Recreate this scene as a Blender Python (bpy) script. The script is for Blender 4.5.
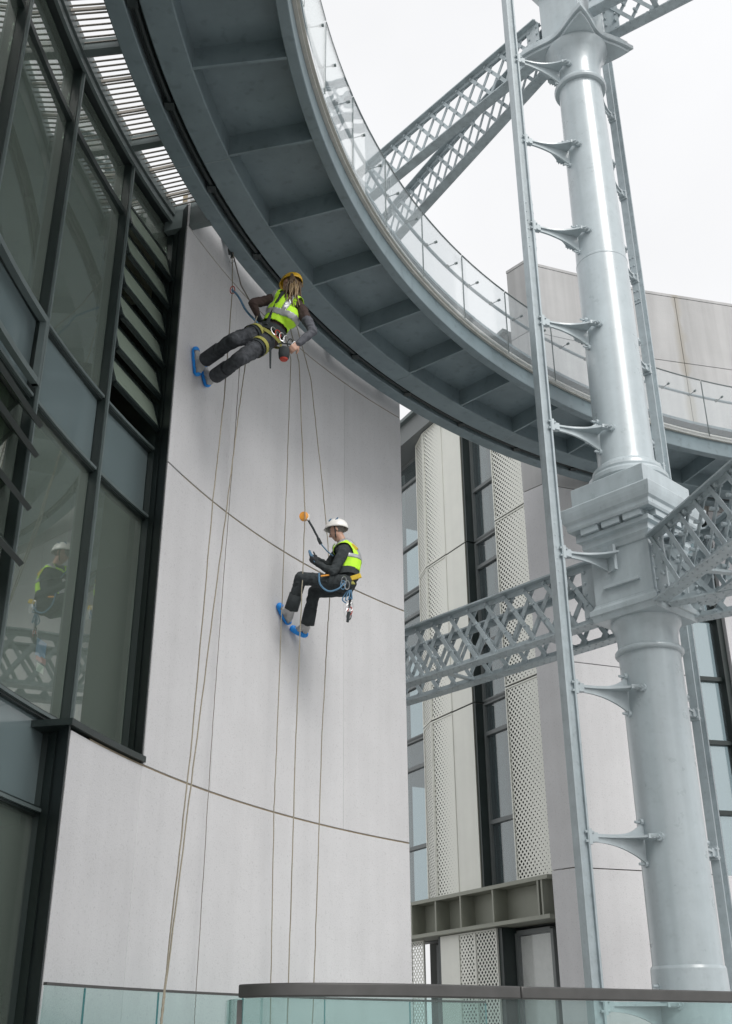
import bpy, bmesh, math, random
import numpy as np
from mathutils import Vector, Matrix
random.seed(7); np.random.seed(7)
S = bpy.context.scene
for o in list(bpy.data.objects): bpy.data.objects.remove(o)
COL = S.collection
R_ = math.radians
# ------------------------------------------------------------------ camera
FPX, PITCH, ROLL = 1101.65, 0.450618, 0.006148
cd = bpy.data.cameras.new('camera'); cam = bpy.data.objects.new('camera', cd); COL.objects.link(cam)
cd.sensor_fit = 'HORIZONTAL'; cd.sensor_width = 36; cd.lens = FPX / 732 * 36
cd.clip_start = .05; cd.clip_end = 3000
_X = Vector((1, 0, 0)); _U = Vector((0, -math.sin(PITCH), math.cos(PITCH))); _F = Vector((0, math.cos(PITCH), math.sin(PITCH)))
_r = _X * math.cos(ROLL) - _U * math.sin(ROLL); _u = _X * math.sin(ROLL) + _U * math.cos(ROLL)
M4 = Matrix.Identity(4)
for i in range(3): M4[i][0] = _r[i]; M4[i][1] = _u[i]; M4[i][2] = -_F[i]
cam.matrix_world = M4
S.camera = cam
# ------------------------------------------------------------------ world, sun, exposure
SUN_DIR = Vector((.28, -.62, .68)).normalized()
wd = bpy.data.worlds.new('World'); S.world = wd; wd.use_nodes = True
nt = wd.node_tree; nt.nodes.clear()
sky = nt.nodes.new('ShaderNodeTexSky'); sky.sky_type = 'NISHITA'; sky.sun_disc = False
sky.sun_elevation = math.asin(SUN_DIR.z); sky.sun_rotation = math.atan2(SUN_DIR.x, SUN_DIR.y); sky.dust_density = 6; sky.air_density = 1
hs = nt.nodes.new('ShaderNodeHueSaturation'); hs.inputs['Saturation'].default_value = .12
mx = nt.nodes.new('ShaderNodeMix'); mx.data_type = 'RGBA'; mx.inputs[0].default_value = .8
mx.inputs[7].default_value = (5.85, 5.88, 5.97, 1)
bg = nt.nodes.new('ShaderNodeBackground'); bg.inputs[1].default_value = .11
wo = nt.nodes.new('ShaderNodeOutputWorld')
nt.links.new(sky.outputs[0], hs.inputs['Color']); nt.links.new(hs.outputs[0], mx.inputs[6])
_tc = nt.nodes.new('ShaderNodeTexCoord'); _nz = nt.nodes.new('ShaderNodeTexNoise'); _nz.inputs['Scale'].default_value = 2.2; _nz.inputs['Detail'].default_value = 5
_mr = nt.nodes.new('ShaderNodeMapRange'); _mr.inputs[1].default_value = .3; _mr.inputs[2].default_value = .7; _mr.inputs[3].default_value = .90; _mr.inputs[4].default_value = 1.02
_sc = nt.nodes.new('ShaderNodeVectorMath'); _sc.operation = 'SCALE'
nt.links.new(_tc.outputs['Generated'], _nz.inputs['Vector']); nt.links.new(_nz.outputs[0], _mr.inputs[0]); nt.links.new(_mr.outputs[0], _sc.inputs['Scale']); nt.links.new(mx.outputs[2], _sc.inputs[0])
nt.links.new(_sc.outputs[0], bg.inputs[0]); nt.links.new(bg.outputs[0], wo.inputs[0])
sl = bpy.data.lights.new('sun', 'SUN'); sl.energy = 1.15; sl.angle = R_(28); sl.color = (1, .97, .93)
so = bpy.data.objects.new('sun', sl); COL.objects.link(so); so.location = (10, -10, 25)
so.rotation_euler = (-SUN_DIR).to_track_quat('-Z', 'Y').to_euler()
S.view_settings.view_transform = 'Standard'; S.view_settings.look = 'None'
S.view_settings.exposure = 0.80; S.view_settings.gamma = 1; S.view_settings.use_curve_mapping = False
try: S.cycles.max_bounces = 10; S.cycles.transparent_max_bounces = 16; S.cycles.diffuse_bounces = 5
except Exception: pass

# ------------------------------------------------------------------ pixel helpers (direction only)
def ray(px, py):
    return _r * ((px - 366) / FPX) + _u * ((512 - py) / FPX) + _F
def W(px, py, Y):
    d = ray(px, py); return d * (Y / d.y)
CX, CY = 9.48, 6.49                       # centre of the round court
def CW(px, py, R):                        # pixel on the round wall of radius R
    d = ray(px, py); a = d.x * d.x + d.y * d.y; b = -2 * (d.x * CX + d.y * CY); k = CX * CX + CY * CY - R * R
    t = (-b + math.sqrt(max(0, b * b - 4 * a * k))) / 2 / a; return d * t
def PC(r, th, z):
    a = R_(th); return Vector((CX + r * math.cos(a), CY + r * math.sin(a), z))
GZ = -1.0

# ------------------------------------------------------------------ materials
MATS = {}
def nodes(name):
    m = bpy.data.materials.new(name); m.use_nodes = True; MATS[name] = m
    n = m.node_tree; b = n.nodes['Principled BSDF']; return m, n, b
def N(n, t, **kw):
    x = n.nodes.new(t)
    for k, v in kw.items():
        if k in x.inputs.keys(): x.inputs[k].default_value = v
        else: setattr(x, k, v)
    return x
def paint(name, col, rough=.5, metal=0, var=.12, scale=6, bump=.0, bscale=40, streak=0, rnd=.0, spec=.5, coat=0):
    """colour with large soft variation, fine speckle, optional vertical streaks and relief"""
    m, n, b = nodes(name); L = n.links.new
    tc = N(n, 'ShaderNodeTexCoord'); gm = N(n, 'ShaderNodeNewGeometry')
    n1 = N(n, 'ShaderNodeTexNoise', Scale=scale, Detail=6., Roughness=.6); L(gm.outputs['Position'], n1.inputs['Vector'])
    mp = N(n, 'ShaderNodeMapRange'); mp.inputs[1].default_value = .3; mp.inputs[2].default_value = .7
    mp.inputs[3].default_value = 1 - var; mp.inputs[4].default_value = 1 + var * .7; L(n1.outputs[0], mp.inputs[0])
    val = mp.outputs[0]
    if streak:
        vm = N(n, 'ShaderNodeVectorMath', operation='MULTIPLY'); vm.inputs[1].default_value = (3.2, 3.2, .12); L(gm.outputs['Position'], vm.inputs[0])
        n2 = N(n, 'ShaderNodeTexNoise', Scale=1.6, Detail=5.); L(vm.outputs[0], n2.inputs['Vector'])
        m2 = N(n, 'ShaderNodeMapRange'); m2.inputs[1].default_value = .35; m2.inputs[2].default_value = .75
        m2.inputs[3].default_value = 1 + streak * .3; m2.inputs[4].default_value = 1 - streak; L(n2.outputs[0], m2.inputs[0])
        mu = N(n, 'ShaderNodeMath', operation='MULTIPLY'); L(val, mu.inputs[0]); L(m2.outputs[0], mu.inputs[1]); val = mu.outputs[0]
    if rnd:
        oi = N(n, 'ShaderNodeObjectInfo'); m3 = N(n, 'ShaderNodeMapRange'); m3.inputs[3].default_value = 1 - rnd; m3.inputs[4].default_value = 1 + rnd
        L(oi.outputs['Random'], m3.inputs[0]); mu = N(n, 'ShaderNodeMath', operation='MULTIPLY'); L(val, mu.inputs[0]); L(m3.outputs[0], mu.inputs[1]); val = mu.outputs[0]
    vs = N(n, 'ShaderNodeVectorMath', operation='SCALE'); vs.inputs[0].default_value = col; L(val, vs.inputs['Scale'])
    L(vs.outputs[0], b.inputs['Base Color'])
    r1 = N(n, 'ShaderNodeMapRange'); r1.inputs[3].default_value = max(.02, rough - .1); r1.inputs[4].default_value = min(1, rough + .1); L(n1.outputs[0], r1.inputs[0]); L(r1.outputs[0], b.inputs['Roughness'])
    b.inputs['Metallic'].default_value = metal; b.inputs['Specular IOR Level'].default_value = spec; b.inputs['Coat Weight'].default_value = coat
    if bump:
        n4 = N(n, 'ShaderNodeTexNoise', Scale=bscale, Detail=4.); L(gm.outputs['Position'], n4.inputs['Vector'])
        bp = N(n, 'ShaderNodeBump', Strength=bump, Distance=.01); L(n4.outputs[0], bp.inputs['Height']); L(bp.outputs[0], b.inputs['Normal'])
    return m
paint('concrete', (.578, .578, .588), .85, var=.05, scale=1.3, bump=.25, bscale=70, streak=.045, rnd=.03, spec=.2)
# concrete gets a fine dark speckle
def speckle(m, amount, scale):
    n = m.node_tree; b = n.nodes['Principled BSDF']; src = b.inputs['Base Color'].links[0].from_socket
    g = N(n, 'ShaderNodeNewGeometry'); t = N(n, 'ShaderNodeTexNoise', Scale=scale, Detail=2.); n.links.new(g.outputs['Position'], t.inputs['Vector'])
    mr = N(n, 'ShaderNodeMapRange'); mr.inputs[1].default_value = .58; mr.inputs[2].default_value = .72; mr.inputs[3].default_value = 1; mr.inputs[4].default_value = 1 - amount
    n.links.new(t.outputs[0], mr.inputs[0]); v = N(n, 'ShaderNodeVectorMath', operation='SCALE'); n.links.new(src, v.inputs[0]); n.links.new(mr.outputs[0], v.inputs['Scale']); n.links.new(v.outputs[0], b.inputs['Base Color'])
speckle(MATS['concrete'], .15, 48)
def stain(m, x, y, ztop):
    n = m.node_tree; b = n.nodes['Principled BSDF']; L = n.links.new; src = b.inputs['Base Color'].links[0].from_socket
    g = N(n, 'ShaderNodeNewGeometry'); vm = N(n, 'ShaderNodeVectorMath', operation='SUBTRACT'); vm.inputs[1].default_value = (x, y, 0); L(g.outputs['Position'], vm.inputs[0])
    fl = N(n, 'ShaderNodeVectorMath', operation='MULTIPLY'); fl.inputs[1].default_value = (1, 1, 0); L(vm.outputs[0], fl.inputs[0]); ln = N(n, 'ShaderNodeVectorMath', operation='LENGTH'); L(fl.outputs[0], ln.inputs[0])
    nz = N(n, 'ShaderNodeTexNoise', Scale=2.2, Detail=5.); L(g.outputs['Position'], nz.inputs['Vector'])
    wd_ = N(n, 'ShaderNodeMath', operation='MULTIPLY_ADD'); wd_.inputs[1].default_value = .35; wd_.inputs[2].default_value = -.06; L(nz.outputs[0], wd_.inputs[0])
    dv_ = N(n, 'ShaderNodeMath', operation='DIVIDE'); L(ln.outputs['Value'], dv_.inputs[0]); L(wd_.outputs[0], dv_.inputs[1])
    mr = N(n, 'ShaderNodeMapRange'); mr.inputs[1].default_value = .3; mr.inputs[2].default_value = 1.2; mr.inputs[3].default_value = .38; mr.inputs[4].default_value = 0; L(dv_.outputs[0], mr.inputs[0])
    mx_ = N(n, 'ShaderNodeMix', data_type='RGBA'); mx_.inputs[7].default_value = (.27, .235, .16, 1); L(mr.outputs[0], mx_.inputs[0]); L(src, mx_.inputs[6]); L(mx_.outputs[2], b.inputs['Base Color'])

paint('concrete_grey', (.44, .44, .44), .9, var=.08, scale=1.1, bump=.25, bscale=60, streak=.16, rnd=.03, spec=.2)
stain(MATS['concrete_grey'], 6.23, 18.08, 13.5)
paint('sealant', (.27, .225, .16), .9, var=.2)
paint('grey_paint', (.41, .47, .495), .30, var=.08, scale=3, streak=.14, bump=.07, bscale=110, spec=.6, coat=.25)
paint('grey_paint_aged', (.37, .43, .455), .36, var=.13, scale=6, streak=.16, bump=.08, bscale=90)
paint('ring_steel', (.185, .24, .262), .42, var=.14, scale=1.8, streak=.08)
speckle(MATS['ring_steel'], .18, 9)
paint('ring_edge', (.24, .29, .31), .4, var=.06, scale=3)
speckle(MATS['grey_paint'], .06, 14); speckle(MATS['grey_paint_aged'], .13, 16)
paint('deck_edge', (.52, .51, .47), .55, var=.1, scale=8)
paint('dark_steel', (.018, .026, .027), .45, var=.2, scale=5)
paint('frame_dark', (.020, .030, .029), .38, var=.12, scale=5)
paint('frame_mid', (.115, .145, .145), .4, var=.1, scale=5)
paint('slat', (.30, .28, .25), .6, var=.15, scale=4, rnd=.12)
paint('champagne', (.72, .73, .67), .42, metal=.1, var=.05, scale=2, streak=.04)
paint('champagne_shaded', (.27, .28, .235), .5, metal=.2, var=.08, scale=2)  # the champagne metal as it looks in shade, the darkening put into its colour
paint('window_grey', (.15, .165, .165), .45, var=.06)
paint('bronze', (.085, .085, .083), .4, metal=.4, var=.15, scale=9)
paint('interior_wall', (.42, .44, .38), .9, var=.1, scale=1)
paint('interior_ceiling', (.55, .57, .50), .9, var=.1, scale=1)
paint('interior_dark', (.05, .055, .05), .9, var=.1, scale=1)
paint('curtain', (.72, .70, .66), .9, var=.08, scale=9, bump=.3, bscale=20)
paint('louvre', (.27, .33, .27), .2, var=.08, scale=2)
paint('frost', (.30, .36, .37), .25, var=.06, scale=1)
paint('paving', (.36, .355, .35), .85, var=.12, scale=2, bump=.2, bscale=30)
paint('rope', (.27, .245, .19), .9, var=.2, scale=60)
paint('rope_dark', (.20, .18, .16), .9, var=.2, scale=60)
paint('cloth_dark', (.042, .049, .052), .9, var=.25, scale=14, bump=.6, bscale=22, spec=.2)
paint('cloth_grey', (.10, .105, .12), .9, var=.25, scale=14, bump=.7, bscale=20, spec=.2)
paint('cloth_pants', (.062, .067, .075), .9, var=.55, scale=10, bump=1.0, bscale=13, spec=.2)
paint('cloth_brown', (.060, .042, .038), .9, var=.25, scale=14, bump=.6, bscale=22, spec=.2)
paint('hivis', (.52, .92, .04), .75, var=.1, scale=12, bump=.5, bscale=25)
paint('reflective', (.40, .41, .42), .35, metal=.3, var=.08, scale=12)
paint('skin', (.45, .27, .20), .55, var=.08, scale=20)
paint('hair_brown', (.12, .08, .045), .5, var=.4, scale=60)
paint('hair_blond', (.26, .18, .09), .5, var=.4, scale=60)
paint('hair_grey', (.16, .145, .13), .7, var=.3, scale=80)
paint('helmet_white', (.78, .77, .74), .3, var=.04)
paint('helmet_yellow', (.70, .42, .03), .3, var=.05)
paint('blue_cover', (.01, .27, .80), .45, var=.12, scale=20, bump=.6, bscale=40)
paint('shoe', (.42, .42, .42), .7, var=.15, scale=20)
paint('strap_olive', (.34, .33, .08), .8, var=.15, scale=30)
paint('strap_yellow', (.60, .42, .03), .7, var=.15, scale=30)
paint('strap_blue', (.09, .20, .32), .7, var=.1)
paint('orange', (.72, .30, .03), .5, var=.1)
paint('red', (.45, .05, .03), .6, var=.1)
paint('metal', (.55, .56, .57), .3, metal=.9, var=.1)
paint('glove', (.035, .04, .045), .85, var=.2, scale=30, bump=.4, bscale=40)
paint('sticker_blue', (.05, .25, .55), .6); paint('sticker_white', (.75, .75, .72), .6); paint('sticker_red', (.6, .15, .08), .6)
def glass(name, tint, ior, rough=0.0, refl=(.95, .97, .96), base=0., body=None, bodyfac=0):
    m, n, b = nodes(name); L = n.links.new; n.nodes.remove(b); out = n.nodes['Material Output']
    g = N(n, 'ShaderNodeBsdfGlossy', Roughness=rough); g.inputs['Color'].default_value = (*refl, 1)
    t = N(n, 'ShaderNodeBsdfTransparent'); t.inputs['Color'].default_value = (*tint, 1)
    geo = N(n, 'ShaderNodeNewGeometry')
    # slight pane waviness so reflections are not perfect
    nz = N(n, 'ShaderNodeTexNoise', Scale=1.1, Detail=1.); L(geo.outputs['Position'], nz.inputs['Vector'])
    bp = N(n, 'ShaderNodeBump', Strength=.06, Distance=.02); L(nz.outputs[0], bp.inputs['Height']); L(bp.outputs[0], g.inputs['Normal'])
    # Schlick reflectance, the same on both faces of the sheet
    dt = N(n, 'ShaderNodeVectorMath', operation='DOT_PRODUCT'); L(geo.outputs['Incoming'], dt.inputs[0]); L(geo.outputs['Normal'], dt.inputs[1])
    ab_ = N(n, 'ShaderNodeMath', operation='ABSOLUTE'); L(dt.outputs['Value'], ab_.inputs[0])
    om = N(n, 'ShaderNodeMath', operation='SUBTRACT', use_clamp=True); om.inputs[0].default_value = 1; L(ab_.outputs[0], om.inputs[1])
    pw = N(n, 'ShaderNodeMath', operation='POWER'); pw.inputs[1].default_value = 5; L(om.outputs[0], pw.inputs[0])
    f0 = ((ior - 1) / (ior + 1)) ** 2 + base
    ad = N(n, 'ShaderNodeMath', operation='MULTIPLY_ADD', use_clamp=True); ad.inputs[1].default_value = 1 - f0; ad.inputs[2].default_value = f0; L(pw.outputs[0], ad.inputs[0])
    under = t.outputs[0]
    if body:
        d = N(n, 'ShaderNodeBsdfDiffuse'); d.inputs['Color'].default_value = (*body, 1)
        mb = N(n, 'ShaderNodeMixShader'); mb.inputs[0].default_value = bodyfac; L(t.outputs[0], mb.inputs[1]); L(d.outputs[0], mb.inputs[2]); under = mb.outputs[0]
    mix = N(n, 'ShaderNodeMixShader'); L(ad.outputs[0], mix.inputs[0]); L(under, mix.inputs[1]); L(g.outputs[0], mix.inputs[2]); L(mix.outputs[0], out.inputs[0])
    return m
glass('glass_window', (.58, .68, .60), 2.0, body=(.36, .42, .38), bodyfac=.28, base=.06)
glass('glass_spandrel', (.30, .36, .36), 1.8, body=(.20, .26, .27), bodyfac=.75)
glass('glass_far', (.55, .63, .65), 2.3, body=(.3, .36, .38), bodyfac=.14)
glass('glass_rail', (.95, .965, .97), 1.4, body=(.86, .88, .90), bodyfac=.08)
glass('glass_front', (.82, .90, .89), 1.3, body=(.5, .56, .56), bodyfac=.04)
glass('glass_edge', (.12, .42, .42), 1.5, body=(.08, .30, .32), bodyfac=.6)
# perforated metal: real see-through diamond holes, their size stored along the sheet
def perforated():
    m, n, b = nodes('perforated'); L = n.links.new; out = n.nodes['Material Output']
    b.inputs['Base Color'].default_value = (.72, .73, .67, 1); b.inputs['Metallic'].default_value = .25; b.inputs['Roughness'].default_value = .42
    uv = N(n, 'ShaderNodeUVMap', uv_map='UVMap'); fd = N(n, 'ShaderNodeUVMap', uv_map='fade')
    sp = N(n, 'ShaderNodeSeparateXYZ'); L(uv.outputs[0], sp.inputs[0]); sf = N(n, 'ShaderNodeSeparateXYZ'); L(fd.outputs[0], sf.inputs[0])
    def mth(op, a, c=None):
        x = N(n, 'ShaderNodeMath', operation=op)
        for i, q in enumerate((a, c)):
            if q is None: continue
            if isinstance(q, (int, float)): x.inputs[i].default_value = q
            else: L(q, x.inputs[i])
        return x.outputs[0]
    p = .096; fa = []
    for op in ('ADD', 'SUBTRACT'):
        a = mth('DIVIDE', mth(op, sp.outputs[0], sp.outputs[1]), p); fa.append(mth('ABSOLUTE', mth('SUBTRACT', mth('FRACT', mth('ADD', a, 100.)), .5)))
    hole = mth('LESS_THAN', mth('MAXIMUM', fa[0], fa[1]), sf.outputs[0])
    t = N(n, 'ShaderNodeBsdfTransparent'); mix = N(n, 'ShaderNodeMixShader'); L(hole, mix.inputs[0]); L(b.outputs[0], mix.inputs[1]); L(t.outputs[0], mix.inputs[2]); L(mix.outputs[0], out.inputs[0])
perforated()

# ------------------------------------------------------------------ object helpers
def wloc(o):
    v = Vector((0, 0, 0))
    while o is not None: v += o.location; o = o.parent
    return v
def tag(o, label=None, cat=None, group=None, kind=None):
    if label: o['label'] = label
    if cat: o['category'] = cat
    if group: o['group'] = group
    if kind: o['kind'] = kind
    return o
def empty(name, loc, label=None, cat=None, group=None, kind=None):
    o = bpy.data.objects.new(name, None); COL.objects.link(o); o.location = loc; o.empty_display_size = .2
    return tag(o, label, cat, group, kind)
class MB:
    def __init__(s): s.v = []; s.f = []; s.smooth = False
    def add(s, vs, fs):
        k = len(s.v); s.v += [Vector(v) for v in vs]; s.f += [tuple(i + k for i in f) for f in fs]; return s
    def hexa(s, p):                      # 8 points: bottom ring, top ring
        return s.add(p, [(3, 2, 1, 0), (4, 5, 6, 7), (0, 1, 5, 4), (1, 2, 6, 5), (2, 3, 7, 6), (3, 0, 4, 7)])
    def box(s, c, ax, ay, az):           # centre and three half-axis vectors
        c, ax, ay, az = map(Vector, (c, ax, ay, az))
        return s.hexa([c - ax - ay - az, c + ax - ay - az, c + ax + ay - az, c - ax + ay - az, c - ax - ay + az, c + ax - ay + az, c + ax + ay + az, c - ax + ay + az])
    def abox(s, x0, x1, y0, y1, z0, z1):
        return s.hexa([(x0, y0, z0), (x1, y0, z0), (x1, y1, z0), (x0, y1, z0), (x0, y0, z1), (x1, y0, z1), (x1, y1, z1), (x0, y1, z1)])
    def bar(s, a, b, w, h, up=(0, 0, 1)):
        a, b = Vector(a), Vector(b); d = (b - a); L = d.length; d.normalize(); up = Vector(up)
        sd = d.cross(up)
        if sd.length < 1e-4: sd = d.cross(Vector((1, 0, 0)))
        sd.normalize(); u2 = sd.cross(d)
        return s.box((a + b) / 2, d * L / 2, sd * w / 2, u2 * h / 2)
    def tube(s, pts, r, n=8, cap=True):
        pts = [Vector(p) for p in pts]; rs = r if isinstance(r, (list, tuple)) else [r] * len(pts); rings = []
        ref = None; vs = []
        for i, p in enumerate(pts):
            d = (pts[min(i + 1, len(pts) - 1)] - pts[max(i - 1, 0)]).normalized()
            if ref is None:
                ref = d.orthogonal().normalized()
            ref = (ref - d * ref.dot(d)).normalized(); b = d.cross(ref)
            for k in range(n):
                a = 2 * math.pi * k / n; vs.append(p + (ref * math.cos(a) + b * math.sin(a)) * rs[i])
        fs = [(i * n + k, i * n + (k + 1) % n, (i + 1) * n + (k + 1) % n, (i + 1) * n + k) for i in range(len(pts) - 1) for k in range(n)]
        if cap: fs += [tuple(range(n - 1, -1, -1)), tuple(range((len(pts) - 1) * n, len(pts) * n))]
        return s.add(vs, fs)
    def lathe(s, c, prof, n=40, a0=0):
        c = Vector(c); vs = []
        for r, z in prof:
            for k in range(n):
                a = 2 * math.pi * k / n + a0; vs.append(c + Vector((r * math.cos(a), r * math.sin(a), z)))
        m = len(prof); fs = [(i * n + k, i * n + (k + 1) % n, (i + 1) * n + (k + 1) % n, (i + 1) * n + k) for i in range(m - 1) for k in range(n)]
        fs += [tuple(range(n - 1, -1, -1)), tuple(range((m - 1) * n, m * n))]
        return s.add(vs, fs)
    def prism(s, poly, ex):              # planar polygon (3-D points) extruded by vector
        n = len(poly); ex = Vector(ex); p = [Vector(q) for q in poly]
        return s.add(p + [q + ex for q in p], [tuple(range(n - 1, -1, -1)), tuple(range(n, 2 * n))] + [(i, (i + 1) % n, n + (i + 1) % n, n + i) for i in range(n)])
    def arc(s, r0, r1, t0, t1, z0, z1, step=1.0, end=True):
        n = max(1, int(math.ceil(abs(t1 - t0) / step))); vs = []
        for i in range(n + 1):
            t = t0 + (t1 - t0) * i / n; vs += [PC(r0, t, z0), PC(r1, t, z0), PC(r1, t, z1), PC(r0, t, z1)]
        fs = []
        for i in range(n):
            a, b = 4 * i, 4 * i + 4
            for k in range(4): fs.append((a + k, a + (k + 1) % 4, b + (k + 1) % 4, b + k))
        fs += [(3, 2, 1, 0), (4 * n, 4 * n + 1, 4 * n + 2, 4 * n + 3)]
        return s.add(vs, fs)
    def sphere(s, c, r, n=10, m=6, sc=(1, 1, 1), half=False):
        c = Vector(c); vs = []; fs = []
        lo = 0 if half else -90
        for i in range(m + 1):
            p = R_(lo + (90 - lo) * i / m)
            for k in range(n):
                a = 2 * math.pi * k / n; vs.append(c + Vector((r * sc[0] * math.cos(p) * math.cos(a), r * sc[1] * math.cos(p) * math.sin(a), r * sc[2] * math.sin(p))))
        for i in range(m):
            for k in range(n): fs.append((i * n + k, i * n + (k + 1) % n, (i + 1) * n + (k + 1) % n, (i + 1) * n + k))
        return s.add(vs, fs)
    def mesh(s, name, off=Vector((0, 0, 0)), smooth=None):
        me = bpy.data.meshes.new(name); me.from_pydata([tuple(v - off) for v in s.v], [], s.f); me.validate()
        bm = bmesh.new(); bm.from_mesh(me); bmesh.ops.remove_doubles(bm, verts=bm.verts, dist=1e-6) ; bmesh.ops.recalc_face_normals(bm, faces=bm.faces); bm.to_mesh(me); bm.free()
        if smooth:
            me.polygons.foreach_set('use_smooth', [True] * len(me.polygons))
            try: me.set_sharp_from_angle(angle=R_(smooth))
            except Exception: pass
        return me
    def build(s, name, mat, parent=None, smooth=None, bevel=0, kind=None, label=None):
        me = s.mesh(name, wloc(parent) if parent else Vector((0, 0, 0)), smooth); me.materials.append(MATS[mat])
        o = bpy.data.objects.new(name, me); COL.objects.link(o); o.parent = parent
        if bevel:
            b = o.modifiers.new('bevel', 'BEVEL'); b.width = bevel; b.segments = 2; b.limit_method = 'ANGLE'; b.angle_limit = R_(40)
        if kind: o['kind'] = kind
        if label: o['label'] = label
        return o
def inst(mesh_obj, name, parent, loc, rot):
    o = bpy.data.objects.new(name, mesh_obj); COL.objects.link(o); o.parent = parent
    o.location = Vector(loc) - wloc(parent); o.rotation_euler = rot; return o

# ================================================================== SETTING
g = MB().abox(-300, 300, -300, 400, GZ - .3, GZ).build('ground', 'paving'); g['kind'] = 'structure'

# ---------------------------------------------------------------- curved concrete wall
TH_L, TH_R, TH_LL = 162.1, 137.4, 168.5
RW = 12.15
cw = empty('curved_wall', PC(RW, 150, GZ), 'pale curved precast concrete wall that the two rope workers hang against', 'wall')
MB().arc(RW + .010, RW + .30, TH_R, TH_L - 1.6, GZ, 9.55).build('backing', 'sealant', cw, smooth=30)
MB().arc(RW + .010, RW + .30, TH_L - 1.6, TH_LL - 1.7, GZ, 2.36).build('backing', 'sealant', cw, smooth=30)
MB().box(PC(12.9, TH_R - .1, 4.0), Vector((math.cos(R_(TH_R)), math.sin(R_(TH_R)), 0)) * .46, Vector((-math.sin(R_(TH_R)), math.cos(R_(TH_R)), 0)) * .1, (0, 0, 5.1)).build('return_wall', 'concrete', cw)
rows = [(GZ, 2.340, [TH_R, 149.9, 162.2, TH_LL]), (2.360, 5.540, [TH_R, 143.6, 156.0, TH_L]), (5.560, 8.720, [TH_R, 143.6, 156.0, TH_L]), (8.740, 9.55, [TH_R, 149.9, TH_L])]
for z0, z1, ths in rows:
    for a, b in zip(ths[:-1], ths[1:]):
        MB().arc(RW + random.uniform(0, .002), RW + .034, a + .007, b - .007, z0 - .0, z1, step=.6).build('wall_panel', 'concrete', cw, smooth=30, bevel=.003)
# dark lining of the window reveal and sill
def rad(r0, r1, th, z0, z1, thick):
    d = Vector((math.cos(R_(th)), math.sin(R_(th)), 0)); t = Vector((-d.y, d.x, 0))
    return MB().box(PC((r0 + r1) / 2, th, (z0 + z1) / 2), d * (r1 - r0) / 2, t * thick / 2, (0, 0, (z1 - z0) / 2))

# ---------------------------------------------------------------- glazed facade
RG = 12.5
gf = empty('glazed_facade', PC(RG, 175, GZ), 'dark framed curved glass facade with open louvre vents next to the concrete wall', 'facade')
_a, _b = PC(RW + .0, TH_L + .10, 0), PC(RG + .03, TH_L - 1.30, 0)
for off, mat, w0 in ((.0, 'dark_steel', .03), (.28, 'frame_dark', .05)):
    _p = _a.lerp(_b, off * 1.6); MB().hexa([q + Vector((0, 0, z)) for z in (2.43, 9.0) for q in (_p, _b, _b + Vector((-.005, -w0, 0)), _p + Vector((-.005, -w0, 0)))]).build('reveal_lining', mat, gf)
_a, _b = PC(RW + .0, TH_LL + .10, 0), PC(RG + .03, TH_LL - 1.30, 0)
for off, mat, w0 in ((.0, 'dark_steel', .03), (.28, 'frame_dark', .05)):
    _p = _a.lerp(_b, off * 1.6); MB().hexa([q + Vector((0, 0, z)) for z in (GZ, 2.37) for q in (_p, _b, _b + Vector((-.005, -w0, 0)), _p + Vector((-.005, -w0, 0)))]).build('reveal_lining', mat, gf)
MB().arc(RW - .03, RG + .05, TH_L + .05, TH_LL + .3, 2.37, 2.425).build('sill', 'frame_dark', gf, smooth=30)
MULL = [TH_L - .85, 166.4, 172.65, 178.7, 184.9, 191.0, 197.2]
ZT = [1.73, 2.5, 5.02, 5.83]; ZHEAD = 8.88
for k, th in enumerate(MULL):
    z0 = GZ if k >= 2 else 2.43
    m = rad(RG - .09, RG + .14, th, z0, 8.95, .055).build('mullion', 'frame_dark', gf)
    rad(RG - .115, RG - .09, th, z0, 8.95, .024).build('mullion_cap', 'frame_mid', m)
rad(RG - .06, RG + .1, TH_LL - .9, GZ, 2.43, .06).build('mullion', 'frame_dark', gf)
for a, b in zip(MULL[:-1], MULL[1:]):
    w = .17
    for z in ZT:
        if a < 166 and z < 2: continue
        if z < 2 and a < 167: aa = TH_LL - .75
        else: aa = a + w
        t = MB().arc(RG - .06, RG + .06, aa, b - w, z - .035, z + .035).build('transom', 'frame_dark', gf)
        MB().arc(RG - .085, RG - .06, aa, b - w, z - .014, z + .014).build('transom_cap', 'frame_mid', t)
MB().arc(RG - .10, RG + .14, TH_L - 1.0, 198, ZHEAD, 9.12).build('head_beam', 'dark_steel', gf, smooth=30)
MB().arc(RG - .13, RG - .095, TH_L - .9, 198, ZHEAD - .03, ZHEAD + .05).build('head_trim', 'frame_mid', gf, smooth=30)
MB().arc(RG - .06, RG + .06, 166.5, 198, 8.18, 8.25).build('head_rail', 'frame_dark', gf, smooth=30)
def pane(a, b, z0, z1, mat, r=RG):
    p0, p1 = PC(r, a, z0), PC(r, b, z0); d = (p1 - p0).normalized(); nn = Vector((-d.y, d.x, 0)) * .006
    return MB().hexa([p0 - nn, p1 - nn, p1 + nn, p0 + nn] + [q + Vector((0, 0, z1 - z0)) for q in (p0 - nn, p1 - nn, p1 + nn, p0 + nn)]).build('pane', mat, gf)
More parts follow.
